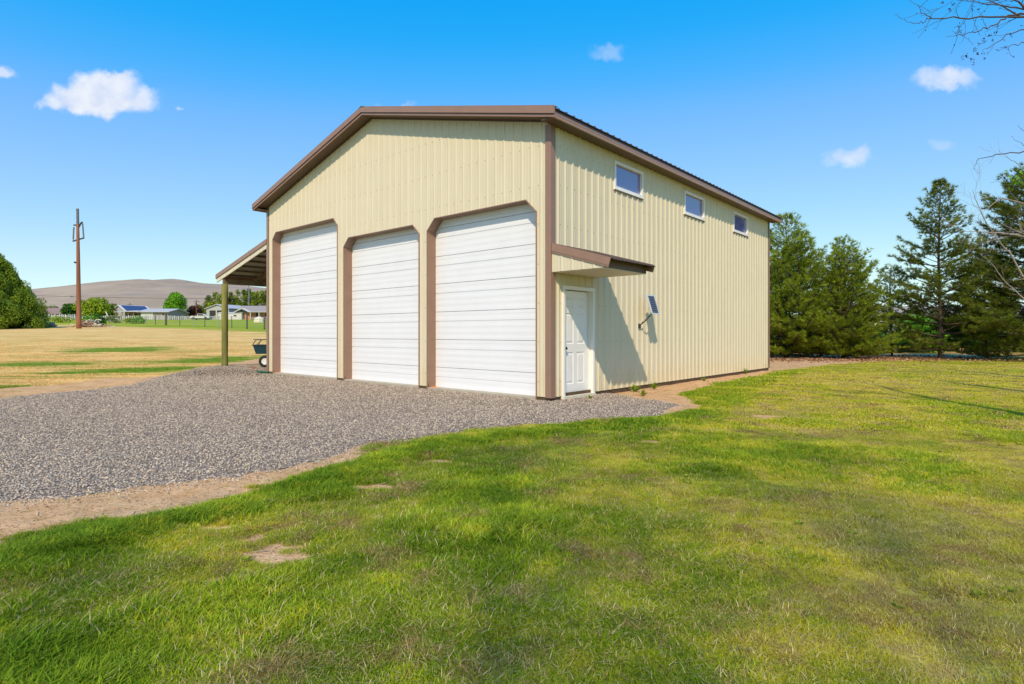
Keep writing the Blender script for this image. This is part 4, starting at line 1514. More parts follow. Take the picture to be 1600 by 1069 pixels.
# ------------------------------------------------------------------ left background
# big juniper mound at the left edge
def juniper():
    r = np.random.default_rng(61)
    base = at(-12, 60)
    root = empty('juniper_tree', base)
    tag(root, 'huge rounded dark green juniper at the left edge of the hay field', 'juniper tree')
    # clumps over a broad cone
    Hh, Rr = 7.7, 4.55
    cl = []
    for k in range(420):
        t = r.random() ** 1.25
        a = r.uniform(0, 2 * PI)
        rr = Rr * np.interp(t, [0, .06, .14, .3, .5, .7, .85, 1.0], [.93, .985, .99, .87, .66, .47, .3, .05]) * r.uniform(.78, 1.06)
        s = r.uniform(.38, .72) * (1 - .35 * t)
        cl.append((math.cos(a) * rr, math.sin(a) * rr, .1 + t * Hh, s, s, s * 1.15))
    n = 52000
    p, d = blob_points(cl, n, r, .5)
    p[:, 2] = np.maximum(p[:, 2], .02)
    tint = np.clip(vnoise(p[:, 0] * .9 + 9, p[:, 2] * .9 + p[:, 1] * .5) * .8 + r.normal(.08, .12, n), 0, 1)
    nr = unit(d + r.normal(0, .5, d.shape))
    v, f, t = leaf_cards(p, nr, tint, r, .085, .55)
    link_mesh('crown', np_mesh('crown', v, f, M['juniper'], False, {'tint': t}), root)
    # dense inner boughs stop the eye from looking straight through
    mb = MB()
    mb.tube([(0, 0, -.2), (.1, 0, 4), (0, .1, 7.6)], [.3, .18, .05], 8)
    for k in range(40):
        a = r.uniform(0, 2 * PI)
        z = r.uniform(.3, 6.5)
        w = Rr * np.interp(z / Hh, [0, .14, .5, 1], [.9, .9, .6, .1])
        mb.tube([(0, 0, z * .6), (math.cos(a) * w * .5, math.sin(a) * w * .5, z), (math.cos(a) * w * .93, math.sin(a) * w * .93, z + .5)], [.1, .05, .015], 5)
    mb.build('trunk', M['palebark'], root, True)
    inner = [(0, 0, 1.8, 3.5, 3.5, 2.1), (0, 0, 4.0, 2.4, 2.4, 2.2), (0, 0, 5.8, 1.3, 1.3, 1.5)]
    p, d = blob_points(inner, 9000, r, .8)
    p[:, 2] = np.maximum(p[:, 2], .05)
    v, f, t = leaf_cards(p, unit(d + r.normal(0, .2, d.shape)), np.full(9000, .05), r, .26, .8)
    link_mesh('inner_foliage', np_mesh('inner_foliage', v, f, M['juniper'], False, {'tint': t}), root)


juniper()

# utility pole
pb = at(123.5, 60)
up_ = empty('utility_pole', pb)
tag(up_, 'tall reddish wooden utility pole with trident insulator top in the hay field', 'utility pole')
s = 60 / F
PH = (pz(325, 60) - pb.z)
lean = -2.0 * s
mb = MB()
n = 10
pts = [(lean * (i / n), 0, -.3 + (PH * .87 + .3) * i / n) for i in range(n + 1)]
mb.tube(pts, [.235 - .105 * i / n for i in range(n + 1)], 12)
mb.build('pole_shaft', M['pole'], up_, True)
def U(px, py): return Vector(((px - 123.5) * s, 0, pz(py, 60) - pb.z))
mb = MB()
a, b = U(121.6, 351), U(121.2, 326)
prr = []
pp = []
for i in range(25):
    pp.append(a.lerp(b, i / 24))
    prr.append(.15 if i % 2 else .105)
mb.tube(pp, prr, 8)
mb.build('top_insulator', M['grey'], up_)
mb = MB()
mb.tube([U(122.4, 356), U(118, 351.5), U(115.3, 352)], .08, 6)
mb.build('davit_arm', M['darkmetal'], up_)
mb = MB()
mb.tube([U(122.4, 356), U(126, 349.5), U(128.8, 347)], .08, 6)
mb.build('davit_arm', M['darkmetal'], up_)
for (a, b) in ((U(115.4, 355), U(114.4, 374.5)), (U(129.0, 349), U(130.7, 370.5))):
    mb = MB()
    mb.tube([a.lerp(b, i / 16) for i in range(17)], [.085 if i % 2 else .055 for i in range(17)], 7)
    mb.build('string_insulator', M['grey'], up_)
mb = MB()
mb.beam(U(113.8, 377), U(131.5, 371.8), .12, .12, (0, 1, 0))
mb.build('crossarm', M['darkmetal'], up_)
mb = MB()
mb.tube([U(117.3, 411), U(120, 409.5), U(124, 409.8)], .07, 6)
mb.tube([U(117.2, 411) + Vector((0, -.05, 0)), U(117.9, 409.2) + Vector((0, -.05, 0))], .1, 6)
mb.build('side_bracket', M['darkmetal'], up_)

# slack service wires crossing in front of the hills, with the little splice seen on them
pA, pB_ = P3(-60, 458, 90), P3(470, 466, 90)
mb = MB()
m = 30
mb.tube([pA.lerp(pB_, i / m) - Vector((0, 0, .35 * math.sin(PI * i / m))) for i in range(m + 1)], .022, 4)
c = pA.lerp(pB_, .325)
wr = mb.build('overhead_wire', M['darkmetal'])
tag(wr, 'thin overhead wire sagging across the face of the hills', 'wire')
MB().tube([c + Vector((-.25, 0, -.30)), c + Vector((0, 0, -.31)), c + Vector((.25, 0, -.30))], [.03, .1, .03], 6).build('splice_box', M['darkmetal'], wr)

for (px, Yd, top, lab) in [(203, 210, 473, 'small distant power pole behind the shed with solar panels'), (307, 200, 468, 'small distant power pole right of the bright green round tree'), (255.5, 215, 483, 'tiny distant pole above the low house roof')]:
    b = at(px, Yd)
    o = empty('power_pole', b)
    tag(o, lab, 'power pole', 'distant power poles')
    h = pz(top, Yd) - b.z
    MB().tube([(0, 0, -.3), (0, 0, h)], [.16, .1], 6).build('pole_shaft', M['postgrey'], o)
    if px != 255.5: MB().box(-1.1, 1.1, -.06, .06, h - .8, h - .66).build('crossarm', M['postgrey'], o)
b = at(388.5, 190)
o = empty('radio_mast', b)
tag(o, 'tall thin grey antenna mast rising behind the houses under the lean-to roof', 'antenna mast')
hm = pz(392, 190) - b.z
mb = MB()
for k in range(3):
    a = 2 * PI * k / 3
    mb.tube([(math.cos(a) * .22, math.sin(a) * .22, 0), (math.cos(a) * .18, math.sin(a) * .18, hm)], .05, 4)
mb.build('mast', M['wire'], o)
mb = MB()
for k in range(40):
    a, z = 2 * PI * k / 3, hm * k / 40
    mb.tube([(math.cos(a) * .21, math.sin(a) * .21, z), (math.cos(a + 2.1) * .2, math.sin(a + 2.1) * .2, z + hm / 40)], .03, 3)
mb.build('lattice', M['wire'], o)

# wire fence: thick and thin posts
FP = [(436, 56), (413.1, 57), (385.9, 59), (362.3, 61.5), (341, 64), (320.2, 66.5), (303.4, 69), (281, 72), (259.3, 75), (243, 77.5), (228, 80), (208, 83), (189, 86), (171, 89), (154, 91)]
fe = empty('wire_fence', at(413.1, 57))
tag(fe, 'long wire stock fence on dark posts along the edge of the green pasture', 'fence')
base0 = fe.location.copy()
tops = []
for i, (px, Y) in enumerate(FP):
    b = at(px, Y) - base0
    thick = i in (1, 2, 8)
    hh = 1.45 if thick else 1.3
    if i == 8: hh = 1.6
    w = .13 if i == 8 else (.085 if thick else .045)
    MB().tube([b + Vector((0, 0, -.2)), b + Vector((random.uniform(-.04, .04), 0, hh))], [w, w * .9], 7).build('fence_post', M['postgrey'] if thick or i % 2 else M['wire'], fe)
    tops.append(b)
for k, z in enumerate((.25, .5, .75, 1.0, 1.22)):
    mb = MB()
    mb.tube([t + Vector((0, -.05, z)) for t in tops], .012, 3, False)
    mb.build('wire', M['wire'], fe)

# pale pole-and-panel fence in front of the houses
pf = empty('panel_fence', at(70, 150))
tag(pf, 'long pale grey stock-panel fence running in front of the distant houses', 'fence')
b0 = pf.location.copy()
xs = list(np.linspace(-30, 345, 126))
rails = []
for i, px in enumerate(xs):
    Y = 140 + 22 * (i / 125)
    b = at(px, Y) - b0
    hh = .95 + .3 * random.random() + (.35 if 66 < px < 118 else 0)
    MB().box(b.x - .09, b.x + .09, b.y - .06, b.y + .06, b.z - .1, b.z + hh).build('fence_post', M['hwhite'] if i % 3 else M['hgrey'], pf)
    rails.append(b)
for z in (.35, .65, .9):
    mb = MB()
    mb.tube([q + Vector((0, 0, z)) for q in rails], .06, 4, False)
    mb.build('rail', M['hgrey'], pf)
# garden stakes behind the juniper
for i, px in enumerate((73, 77, 81, 86, 91, 97, 103, 108)):
    b = at(px, 118 + (i % 3))
    o = MB().box(-.10, .10, -.05, .05, -.2, 1.25 + .25 * (i % 2)).build('garden_stake', M['hgrey'] if i % 2 else M['palewood'], loc=b)
    tag(o, ('first', 'second', 'third', 'fourth', 'fifth', 'sixth', 'seventh', 'eighth')[i] + ' upright pale stake counting rightwards from the juniper', 'stake', 'pale stakes beside the juniper')

# leaning pale poles
for (a, b_, lab) in [((165.3, 487), (172.5, 503), 'pale pole leaning to the left by itself before the solar shed'), ((184.5, 493), (176, 506), 'pale board leaning to the right against the shed corner'), ((181, 496.5), (187, 492.5), 'short crossed pale board beside the leaning board')]:
    p0, p1 = P3(b_[0], b_[1], 100), P3(a[0], a[1], 100)
    o = MB().beam(Vector((0, 0, 0)), p1 - p0, .14, .14).build('leaning_pole', M['palewood'], loc=p0)
    tag(o, lab, 'pole')

# brush pile and shrubs near the pole
def rubble(px, Y, w, h, n, lab, seed):
    r = np.random.default_rng(seed)
    root = empty('brush_pile', at(px, Y))
    tag(root, lab, 'brush pile')
    mb = MB()
    for k in range(n):
        x = r.normal(0, w * .4)
        y = r.normal(0, .6)
        z = max(.05, h * math.exp(-(x / w * 1.6) ** 2) * r.uniform(.1, 1))
        a, e = r.uniform(0, PI), r.uniform(-.4, .6)
        L = r.uniform(.3, 1.1)
        d = Vector((math.cos(a) * math.cos(e), math.sin(a) * .5, math.sin(e))) * L / 2
        c = Vector((x, y, z))
        mb.cur = int(r.integers(0, 3))
        mb.beam(c - d, c + d, r.uniform(.05, .16), r.uniform(.04, .14))
    mb.build('sticks', [M['rubble'], M['palewood'], M['board']], root)
    for k in range(5):
        r2 = r.uniform(.2, .4)
        x = r.normal(0, w * .35)
        MB().tube([(x - r2, -.3, .1), (x, -.3, .12 + r2 * .4), (x + r2, -.25, .1)], [r2 * .5, r2 * .75, r2 * .4], 6).build('stone', M['rubble'], root)


rubble(140, 66, 1.9, .9, 90, 'tangled brush pile of brown sticks just right of the pole foot', 3)
rubble(76, 66, 1.0, .55, 30, 'small heap of dark debris between the juniper and the pole', 4)
leafy(at(152, 72), 1.5, 1.5, 41, 'low green shrub growing out of the brush pile', 'leaf_dark', 'shrub', n=700, size=.14, name='shrub', base=0, squash=.6, stems=2)
leafy(at(136, 70), 1.3, 1.2, 42, 'leafy weed clump between the pole and the brush pile', 'leaf_bright', 'shrub', n=500, size=.12, name='shrub', base=0, squash=.6, stems=2)
leafy(at(217, 88), 1.1, 1.4, 43, 'rounded green weed clump at the pasture edge below the low house', 'leaf_bright', 'weed clump', n=600, size=.13, name='weed_clump', base=0, squash=.5, stems=2)
leafy(at(203, 90), .9, 1.0, 44, 'pale yellow-green weed clump left of the rounded green one', 'leaf_yellow', 'weed clump', n=400, size=.13, name='weed_clump', base=0, squash=.5, stems=2)
leafy(at(178, 96), 1.2, 1.6, 45, 'tall olive weeds under the leaning boards', 'leaf_olive', 'weed clump', n=500, size=.14, name='weed_clump', base=0, squash=.5, stems=2)
leafy(at(95, 100), 1.0, 2.4, 46, 'straw-coloured weeds between juniper and utility pole', 'leaf_yellow', 'weed clump', n=700, size=.14, name='weed_clump', base=0, squash=.4, stems=2)

# background trees
bt = 'broadleaf trees around the distant houses'
leafy(at(145, 165), 6.3, 5.2, 51, 'yellow-green rounded willow right of the utility pole', 'leaf_yellow', group=bt, n=4200, size=.36, stems=2, base=.0)
leafy(at(173, 175), 4.2, 4.0, 52, 'olive bushy tree between the willow and the solar shed', 'leaf_olive', group=bt, n=2200, size=.36, stems=2, base=.0)
leafy(at(108, 185), 5.0, 2.9, 53, 'small dark green round tree left of the utility pole', 'leaf_dark', group=bt, n=1600, size=.36, base=.0)
leafy(at(74, 230), 4.6, 2.6, 54, 'leftmost light green treetop above the brown-roofed house', 'leaf_olive', group=bt, n=900, size=.4)
leafy(at(85, 232), 4.8, 3.4, 55, 'wider light green treetop above the brown-roofed house', 'leaf_olive', group=bt, n=1000, size=.4)
leafy(at(278, 200), 9.2, 4.9, 56, 'bright green round spring tree behind the low grey house', 'leaf_bright', group=bt, n=7000, size=.34, base=.0)
leafy(at(304, 205), 4.6, 3.8, 57, 'maroon-leaved bush right of the bright green round tree', 'leaf_maroon', group=bt, n=2200, size=.34, base=0)
leafy(at(311, 215), 5.2, 2.4, 58, 'yellow-green bush behind the maroon-leaved bush', 'leaf_yellow', group=bt, n=900, size=.34, base=0)


def far_pine(px, Y, top, R, seed, lab, mat='needle_dark'):
    b = at(px, Y)
    H = pz(top, Y) - b.z
    r = np.random.default_rng(seed)
    root = empty('pine_tree', b)
    tag(root, lab, 'pine tree', 'distant conifers behind the houses')
    MB().tube([(0, 0, -.3), (0, 0, H * .95)], [.22, .04], 6).build('trunk', M['bark'], root)
    lob = []
    for k in range(34):
        t = r.uniform(.08, .97)
        w = R * (1 - t) ** .75
        a = r.uniform(0, 2 * PI)
        s = .22 * R + .3 * w
        lob.append((math.cos(a) * w * .7, math.sin(a) * w * .7, t * H, s, s, s * .8))
    n = 2600
    p, d = blob_points(lob, n, r, .5)
    tint = np.clip(vnoise(p[:, 0] * .9 + seed, p[:, 2] * .9) * .8 + r.normal(.05, .12, n), 0, 1)
    v, f, t = leaf_cards(p, unit(d + r.normal(0, .6, d.shape)), tint, r, .30, .5)
    link_mesh('crown', np_mesh('crown', v, f, M[mat], False, {'tint': t}), root)


for i, (px, Y, top, R, lab) in enumerate([
        (326, 225, 462, 3.0, 'leftmost distant dark conifer with a bushy top'), (336, 222, 456.5, 3.6, 'bushy distant conifer immediately left of the lean-to post'),
        (346, 232, 460, 3.0, 'distant conifer hidden behind the lean-to post'), (360, 236, 454.5, 2.6, 'slender pointed distant conifer right of the lean-to post'),
        (371, 238, 452.5, 3.0, 'pointed distant conifer left of the antenna mast'), (381, 244, 452, 2.8, 'distant conifer just left of the antenna mast foot'),
        (389, 246, 451, 2.8, 'distant conifer directly behind the antenna mast'), (401, 240, 455, 3.2, 'distant conifer midway between the mast and the barn'),
        (409, 236, 453.5, 2.8, 'distant conifer beside the barn edge'), (417, 233, 452.5, 3.4, 'darkest distant conifer half behind the barn edge'), (428, 240, 451, 3.4, 'distant conifer behind the barn corner'),
        (395, 250, 456, 3, 'distant conifer filling the gap right of the antenna mast'), (353, 245, 462, 3, 'low distant conifer filling the gap right of the lean-to post')]):
    far_pine(px, Y, top, R, 200 + i, lab, 'needle' if i % 3 else 'needle_dark')

# distant houses
gable_house('bungalow', at(95, 200), .02, 11.5, 8, 2.1, 3.7, 'hwhite', 'hroofbrown', 'white bungalow with brown roof between the juniper and the utility pole', wins=((-3, 1.2, 1.2, .9), (2.5, 1.2, 1.2, .9)), doors=((0, 1, 1.9, 'hdark'),))
gable_house('bungalow', at(106, 190), .05, 7, 5, 1.7, 2.6, 'hmauve', 'hroofbrown', 'low brown-roofed outbuilding beside the white bungalow', wins=((1, 1.0, 1, .7),))

# shed with rooftop solar panels: gable end towards the left-front
sh = gable_house('solar_shed', at(207, 178), 1.13, 8.0, 6.6, 2.2, 4.1, 'hgrey', 'hwhite', 'pale grey metal shed with a row of blue solar panels on its roof', 'shed')
k = (4.1 - 2.2) / 3.3
ZR = 4.1
for j in range(5):
    x0 = -3.7 + j * 1.48
    q = [(x0, -.35, ZR - k * .35), (x0 + 1.38, -.35, ZR - k * .35), (x0 + 1.38, -3.2, ZR - k * 3.2), (x0, -3.2, ZR - k * 3.2)]
    MB().hexa([(a, b, c + .22) for a, b, c in q] + [(a, b, c + .30) for a, b, c in q]).build('solar_panel', M['bluecell'], sh)
MB().box(-4.36, -4.26, -3.36, -3.26, 0, 2.2).build('corner_trim', M['hwhite'], sh)
MB().box(-4.36, -4.26, 3.26, 3.36, 0, 2.2).build('corner_trim', M['hwhite'], sh)

# long low house: gable end to the right, veranda roof running left
lh = gable_house('long_low_house', at(256, 168), .0, 7.8, 9, 2.1, 3.0, 'hmauve', 'hrooflight', 'long low mauve-grey house with pale roof and white garage door', wins=((2.6, 1.35, .6, .5),), doors=((-2.0, 3.4, 1.9, 'hwhite'),), oh=.7)
mb = MB().hexa([(-11.0, -5.2, 1.95), (-4.1, -5.2, 2.2), (-4.1, 1, 2.75), (-11.0, 1, 2.45), (-11.0, -5.2, 2.1), (-4.1, -5.2, 2.35), (-4.1, 1, 2.9), (-11.0, 1, 2.6)])
mb.build('veranda_roof', M['hrooflight'], lh)
MB().box(-10.6, -4.0, -1.2, 0, -.4, 2.2).build('veranda_wall', M['hmauve'], lh)
for x in (-10.6, -8.9, -7.2, -5.6): MB().box(x - .08, x + .08, -4.9, -4.75, -.3, 2.1).build('veranda_post', M['board'], lh)
for x in (-9.6, -7.6, -5.3): MB().box(x - .5, x + .5, -1.26, -1.2, .3, 1.6).build('window', M['hdark'], lh)

# open-fronted pale metal building, then the brick houses
mh = gable_house('metal_workshop', at(357, 176), 0, 9.0, 8, 3.1, 4.3, 'hgrey', 'hrooflight', 'pale metal workshop behind the lean-to post with an open bay', 'workshop', doors=((.6, 5.2, 2.6, 'hdark'),))
# ridge runs away from the viewer here: a gable seen straight on
mh.rotation_euler = (0, 0, PI / 2 - .25)
for ch in list(mh.children):
    if ch.name.startswith('door'): bpy.data.objects.remove(ch)
MB().box(-4.56, -4.5, -2.6, 2.8, 0, 2.55).build('open_bay', M['hdark'], mh)
MB().box(-4.62, -4.56, .2, .5, 0, 2.55).build('bay_post', M['palewood'], mh)
tr_ = gable_house('white_trailer', at(362, 168), 0, 7.0, 2.6, 1.7, 2.0, 'hwhite', 'hrooflight', 'low white trailer parked in front of the metal workshop', 'trailer', wins=((-2, 1.1, .8, .4), (1.6, 1.1, .8, .4)), oh=.1)
gable_house('brick_cottage', at(385, 182), .35, 7.0, 7, 2.0, 3.4, 'hbrick', 'hrooflight', 'orange brick cottage with pale metal roof behind the white trailer', wins=((-1.8, 1.1, 1.1, .9), (1.8, 1.1, 1.1, .9)), doors=((0, .9, 1.9, 'hdark'),))
bh = gable_house('brick_bungalow', at(412, 172), 0, 12, 8, 2.1, 3.9, 'hbrick', 'hroofgrey', 'brick bungalow with grey shingle roof and white porch beside the barn edge', wins=((-4.4, 1.2, 1.2, .9), (2.6, 1.2, 1.2, .9)), doors=((0, 1.0, 1.95, 'hdark'),))
pr_ = MB().prism([(-6.2, -5.6, 1.9), (-4.0, -5.6, 3.0), (-1.8, -5.6, 1.9), (-1.8, -5.6, 2.1), (-4.0, -5.6, 3.2), (-6.2, -5.6, 2.1)], (0, 2.2, 0)).build('porch_gable', M['hwhite'], bh)
MB().box(-1.8, 6, -5.4, -4.0, 1.95, 2.12).build('porch_roof', M['hrooflight'], bh)
for x in (-1.6, .9, 3.4, 5.8): MB().box(x - .09, x + .09, -5.3, -5.12, 0, 1.95).build('porch_post', M['hwhite'], bh)
MB().box(-1.8, 6, -4.6, -4.4, 0, .55).build('porch_wall', M['hmauve'], bh)
o = MB().tube([(0, 0, 0), (0, 0, .7), (0, 0, 1.05)], [.9, .8, .25], 9).build('hay_bale', M['palewood'], loc=at(405, 100))
tag(o, 'pale hay heap in the pasture before the brick bungalow', 'hay bale')

# small white and coloured things by the yard fence of the workshop: a parked pickup
pk = empty('parked_pickup', at(314, 160), .1)
tag(pk, 'white pickup truck parked by the fence left of the metal workshop', 'pickup truck')
MB().prism([(-2.5, -.85, .45), (2.5, -.85, .45), (2.5, -.85, 1.0), (1.4, -.85, 1.1), (.8, -.85, 1.65), (-.5, -.85, 1.65), (-.7, -.85, 1.05), (-2.5, -.85, 1.0)], (0, 1.7, 0)).build('body', M['hwhite'], pk)
MB().prism([(1.2, -.87, 1.12), (.75, -.87, 1.55), (-.4, -.87, 1.55), (-.5, -.87, 1.12)], (0, .01, 0)).build('side_window', M['hdark'], pk)
for x in (-1.6, 1.6):
    for y in (-.9, .7): MB().tube([(x, y, .38), (x, y + .2, .38)], .38, 12).build('wheel', M['tyre'], pk)


# ------------------------------------------------------------------ bare trees at the right and shade trees behind the camera
def grow(mb, tips, r, p, d, L, rad, depth, up=.12, bend=.18, minrad=.003, kids=(3, 6), shrink=(.42, .68), cone=(.45, .95), maxseg=7, droop=0.0):
    n = max(3, min(maxseg, int(L / .25) + 2))
    pts, rr = [], []
    q, dd = Vector(p), Vector(d).normalized()
    for i in range(n + 1):
        pts.append(q.copy())
        rr.append(max(rad * (1 - .75 * i / n), minrad))
        dd = (dd + Vector((r.normal(0, bend), r.normal(0, bend), r.normal(0, bend) + up - droop))).normalized()
        q = q + dd * (L / n)
    mb.tube(pts, rr, 6 if rad > .03 else (4 if rad > .008 else 3), False)
    if depth == 0:
        for i in range(1, n + 1):
            tips.append((pts[i], dd.copy()))
        return
    nk = int(r.integers(*kids))
    for k in range(nk):
        u = r.uniform(.25, 1.0)
        i = min(int(u * n), n - 1)
        b = pts[i].lerp(pts[i + 1], u * n - i)
        a = (pts[i + 1] - pts[i]).normalized()
        s = a.orthogonal().normalized()
        s.rotate(Matrix.Rotation(r.uniform(0, 2 * PI), 4, a))
        ang = r.uniform(*cone)
        nd = a * math.cos(ang) + s * math.sin(ang)
        grow(mb, tips, r, b, nd, L * r.uniform(*shrink), rr[i] * .62, depth - 1, up, bend, minrad, kids, shrink, cone, maxseg, droop)


def limb(mb, tips, r, pts, rad, side=8, L=.8, depth=1, up=.0, droop=.0, minrad=.0022, kids=(3, 6)):
    """a limb along given points with twigs sprouting from it"""
    pts = [Vector(p) for p in pts]
    fine = []
    for a, b in zip(pts[:-1], pts[1:]):
        for k in range(4): fine.append(a.lerp(b, k / 4) + Vector((r.normal(0, .006), r.normal(0, .006), r.normal(0, .01))))
    fine.append(pts[-1])
    n = len(fine) - 1
    rr = [max(rad * (1 - .88 * i / n), minrad) for i in range(n + 1)]
    mb.tube(fine, rr, 7 if rad > .02 else 5, False)
    for k in range(side):
        i = int(r.integers(1, n))
        a = (fine[i + 1] - fine[i]).normalized()
        s = a.orthogonal().normalized()
        s.rotate(Matrix.Rotation(r.uniform(0, 2 * PI), 4, a))
        ang = r.uniform(.35, .9)
        grow(mb, tips, r, fine[i], a * math.cos(ang) + s * math.sin(ang), L * r.uniform(.5, 1.1), max(rr[i] * .45, minrad), depth, up, .15, minrad, kids, droop=droop)


def leaves_at(tips, r, size, per, mat, root, spread=.05, keep=1.0, name='leaves'):
    c, nn_ = [], []
    for (p, d) in tips:
        if r.random() > keep: continue
        for k in range(per):
            c.append(tuple(p + Vector((r.normal(0, spread), r.normal(0, spread), r.normal(0, spread)))))
    if not c: return
    c = np.array(c)
    v, f, t = leaf_cards(c, unit(r.normal(0, 1, c.shape)), r.random(len(c)), r, size)
    link_mesh(name, np_mesh(name, v, f, M[mat], False, {'tint': t}), root)


# overhanging tree whose limbs enter at the top right; trunk stands just outside the picture
D = 7.0
ta = empty('budding_tree', (7.55, D, G0))
tag(ta, 'tree whose thin dark limbs with tiny red buds reach into the top right corner', 'tree')
r = np.random.default_rng(71)
mb, tips = MB(), []
o_ = Vector((7.55, D, G0))
L_ = lambda px, py, Y=D: P3(px, py, Y) - o_
mb.tube([(0, 0, -.1), (.05, 0, 1.4), (0, .1, 2.8), (-.08, .05, 4.2), (.0, 0, 5.6), (.1, .1, 7.0)], [.13, .11, .09, .07, .05, .02], 10)
crotch = L_(1700, 95)
limb(mb, tips, r, [(-.05, .05, 3.2), L_(1690, 60), L_(1600, 28), L_(1560, 26), L_(1500, 28), L_(1456, 27), L_(1440, 20), L_(1433, 8)], .017, 5, .32, 0)
limb(mb, tips, r, [L_(1456, 27), L_(1446, 33), L_(1432, 37.5), L_(1418, 34), L_(1408, 30), L_(1398, 23)], .0055, 0, .2, 0)
limb(mb, tips, r, [(-.05, .05, 3.6), L_(1660, 10), L_(1600, 28), L_(1575, 15), L_(1545, 2), L_(1520, -8)], .016, 7, .42, 0)
limb(mb, tips, r, [L_(1600, 12), L_(1582, 0), L_(1570, -14)], .013, 4, .3, 0)
limb(mb, tips, r, [L_(1640, 22), L_(1610, 22), L_(1576, 24), L_(1552, 39), L_(1532, 48), L_(1505, 55), L_(1478, 57.5)], .014, 5, .3, 0)
limb(mb, tips, r, [(-.05, .05, 2.8), L_(1680, 20), L_(1620, 36), L_(1600, 45), L_(1572, 55), L_(1545, 75), L_(1534, 79)], .013, 5, .26, 0, droop=.1)
limb(mb, tips, r, [L_(1660, 50), L_(1610, 62), L_(1590, 68), L_(1572, 75), L_(1555, 77)], .008, 3, .22, 0)
limb(mb, tips, r, [L_(1650, 15), L_(1600, 14), L_(1560, 8), L_(1520, 3), L_(1490, -2)], .012, 7, .4, 0)
limb(mb, tips, r, [(-.05, .05, 4.0), L_(1640, -10), L_(1590, -20), L_(1540, -30), L_(1500, -30)], .025, 10, .7, 1)
mb.build('limbs', M['darkbark'], ta, True)
leaves_at(tips, r, .010, 1, 'bud', ta, .015, .9, 'buds')
# hanging bud clusters
cl = MB()
rr_ = np.random.default_rng(5)
tp = []
for (px, py) in [(1519, 94), (1521, 99), (1525, 80), (1528, 84), (1524, 77), (1536, 84), (1538, 92), (1535, 62), (1537, 66), (1530, 70), (1547, 56), (1552, 63), (1559, 42), (1498, 40), (1500, 49), (1508, 86), (1510, 88), (1503, 90), (1578, 55), (1555, 52), (1472, 4), (1490, 6), (1482, 14), (1484, 16), (1520, 14), (1527, 18)]:
    for k in range(4):
        tp.append((L_(px + rr_.normal(0, 1.2), py + rr_.normal(0, 1.2)), Vector((0, 0, 1))))
leaves_at(tp, rr_, .011, 2, 'bud', ta, .008, 1, 'buds')

# grey tree with bare pale limbs in front of the large dark pine
D2 = 15.0
tb = empty('bare_tree', (14.6, D2, G0))
tag(tb, 'leafless tree whose pale grey limbs cross the dark pine at the right edge', 'tree')
r = np.random.default_rng(72)
mb, tips = MB(), []
o_ = Vector((14.6, D2, G0))
L_ = lambda px, py, Y=D2: P3(px, py, Y) - o_
mb.tube([(0, 0, -.1), (.05, 0, 1.4), (0, .1, 2.8), (-.08, .05, 4.4), (.0, 0, 6.5)], [.17, .14, .12, .09, .03], 10)
limb(mb, tips, r, [L_(1673, 395), L_(1620, 374), L_(1590, 368), L_(1562, 364), L_(1540, 363), L_(1500, 361)], .042, 12, 1.0, 1, .04)
limb(mb, tips, r, [L_(1500, 361), L_(1484, 350), L_(1470, 338), L_(1452, 322)], .010, 4, .5, 0, .05)
limb(mb, tips, r, [L_(1670, 350), L_(1625, 330), L_(1600, 318), L_(1565, 308), L_(1540, 328), L_(1530, 300)], .026, 8, .9, 1, .06)
limb(mb, tips, r, [L_(1672, 470), L_(1625, 440), L_(1598, 432), L_(1578, 395), L_(1560, 376), L_(1536, 340), L_(1524, 310), L_(1520, 296)], .032, 12, .9, 1, .05)
limb(mb, tips, r, [L_(1672, 500), L_(1630, 480), L_(1600, 466), L_(1570, 440), L_(1548, 410), L_(1530, 395)], .026, 10, .9, 1, .03)
limb(mb, tips, r, [L_(1672, 320), L_(1630, 290), L_(1600, 262), L_(1580, 250), L_(1560, 235)], .02, 4, .7, 1, .05)
mb.build('limbs', M['palebark'], tb, True)

# one thin dark hanging branch above, with a green sprig at the edge
tc = empty('leafy_branch_tree', (10.6, 10.0, G0))
tag(tc, 'tree outside the right edge whose drooping dark branch and green sprig hang in view', 'tree')
r = np.random.default_rng(73)
mb, tips = MB(), []
o_ = Vector((10.6, 10.0, G0))
L_ = lambda px, py, Y=10.0: P3(px, py, Y) - o_
mb.tube([(0, 0, -.1), (.05, 0, 2), (0, .1, 4), (-.08, .05, 6)], [.13, .11, .08, .02], 9)
limb(mb, tips, r, [(-.05, .08, 4.2), L_(1660, 236), L_(1600, 237), L_(1585, 239), L_(1560, 241), L_(1540, 246), L_(1527, 251), L_(1524, 258), L_(1521, 266)], .014, 3, .25, 0)
limb(mb, tips, r, [L_(1640, 230), L_(1600, 228), L_(1588, 220), L_(1579, 213)], .006, 1, .2, 0)
limb(mb, tips, r, [L_(1640, 215), L_(1600, 205), L_(1590, 196)], .006, 1, .2, 0)
mb.build('limbs', M['darkbark'], tc, True)
tips2 = []
mb = MB()
limb(mb, tips2, r, [(-.05, .08, 3.4), L_(1650, 300), L_(1610, 278), L_(1590, 272), L_(1580, 278)], .012, 12, .30, 0)
mb.build('sprig', M['darkbark'], tc, True)
leaves_at([t for t in tips2 if (t[0] + o_).x / (t[0] + o_).y > .862], r, .028, 3, 'leaf_bright', tc, .04, 1, 'leaves')
leaves_at([(L_(px, py), Vector((0, 0, 1))) for px, py in [(1574, 272), (1579, 277), (1584, 282), (1587, 272), (1592, 285), (1596, 262), (1598, 275), (1593, 268)]], r, .03, 2, 'leaf_bright', tc, .03, 1, 'leaves')


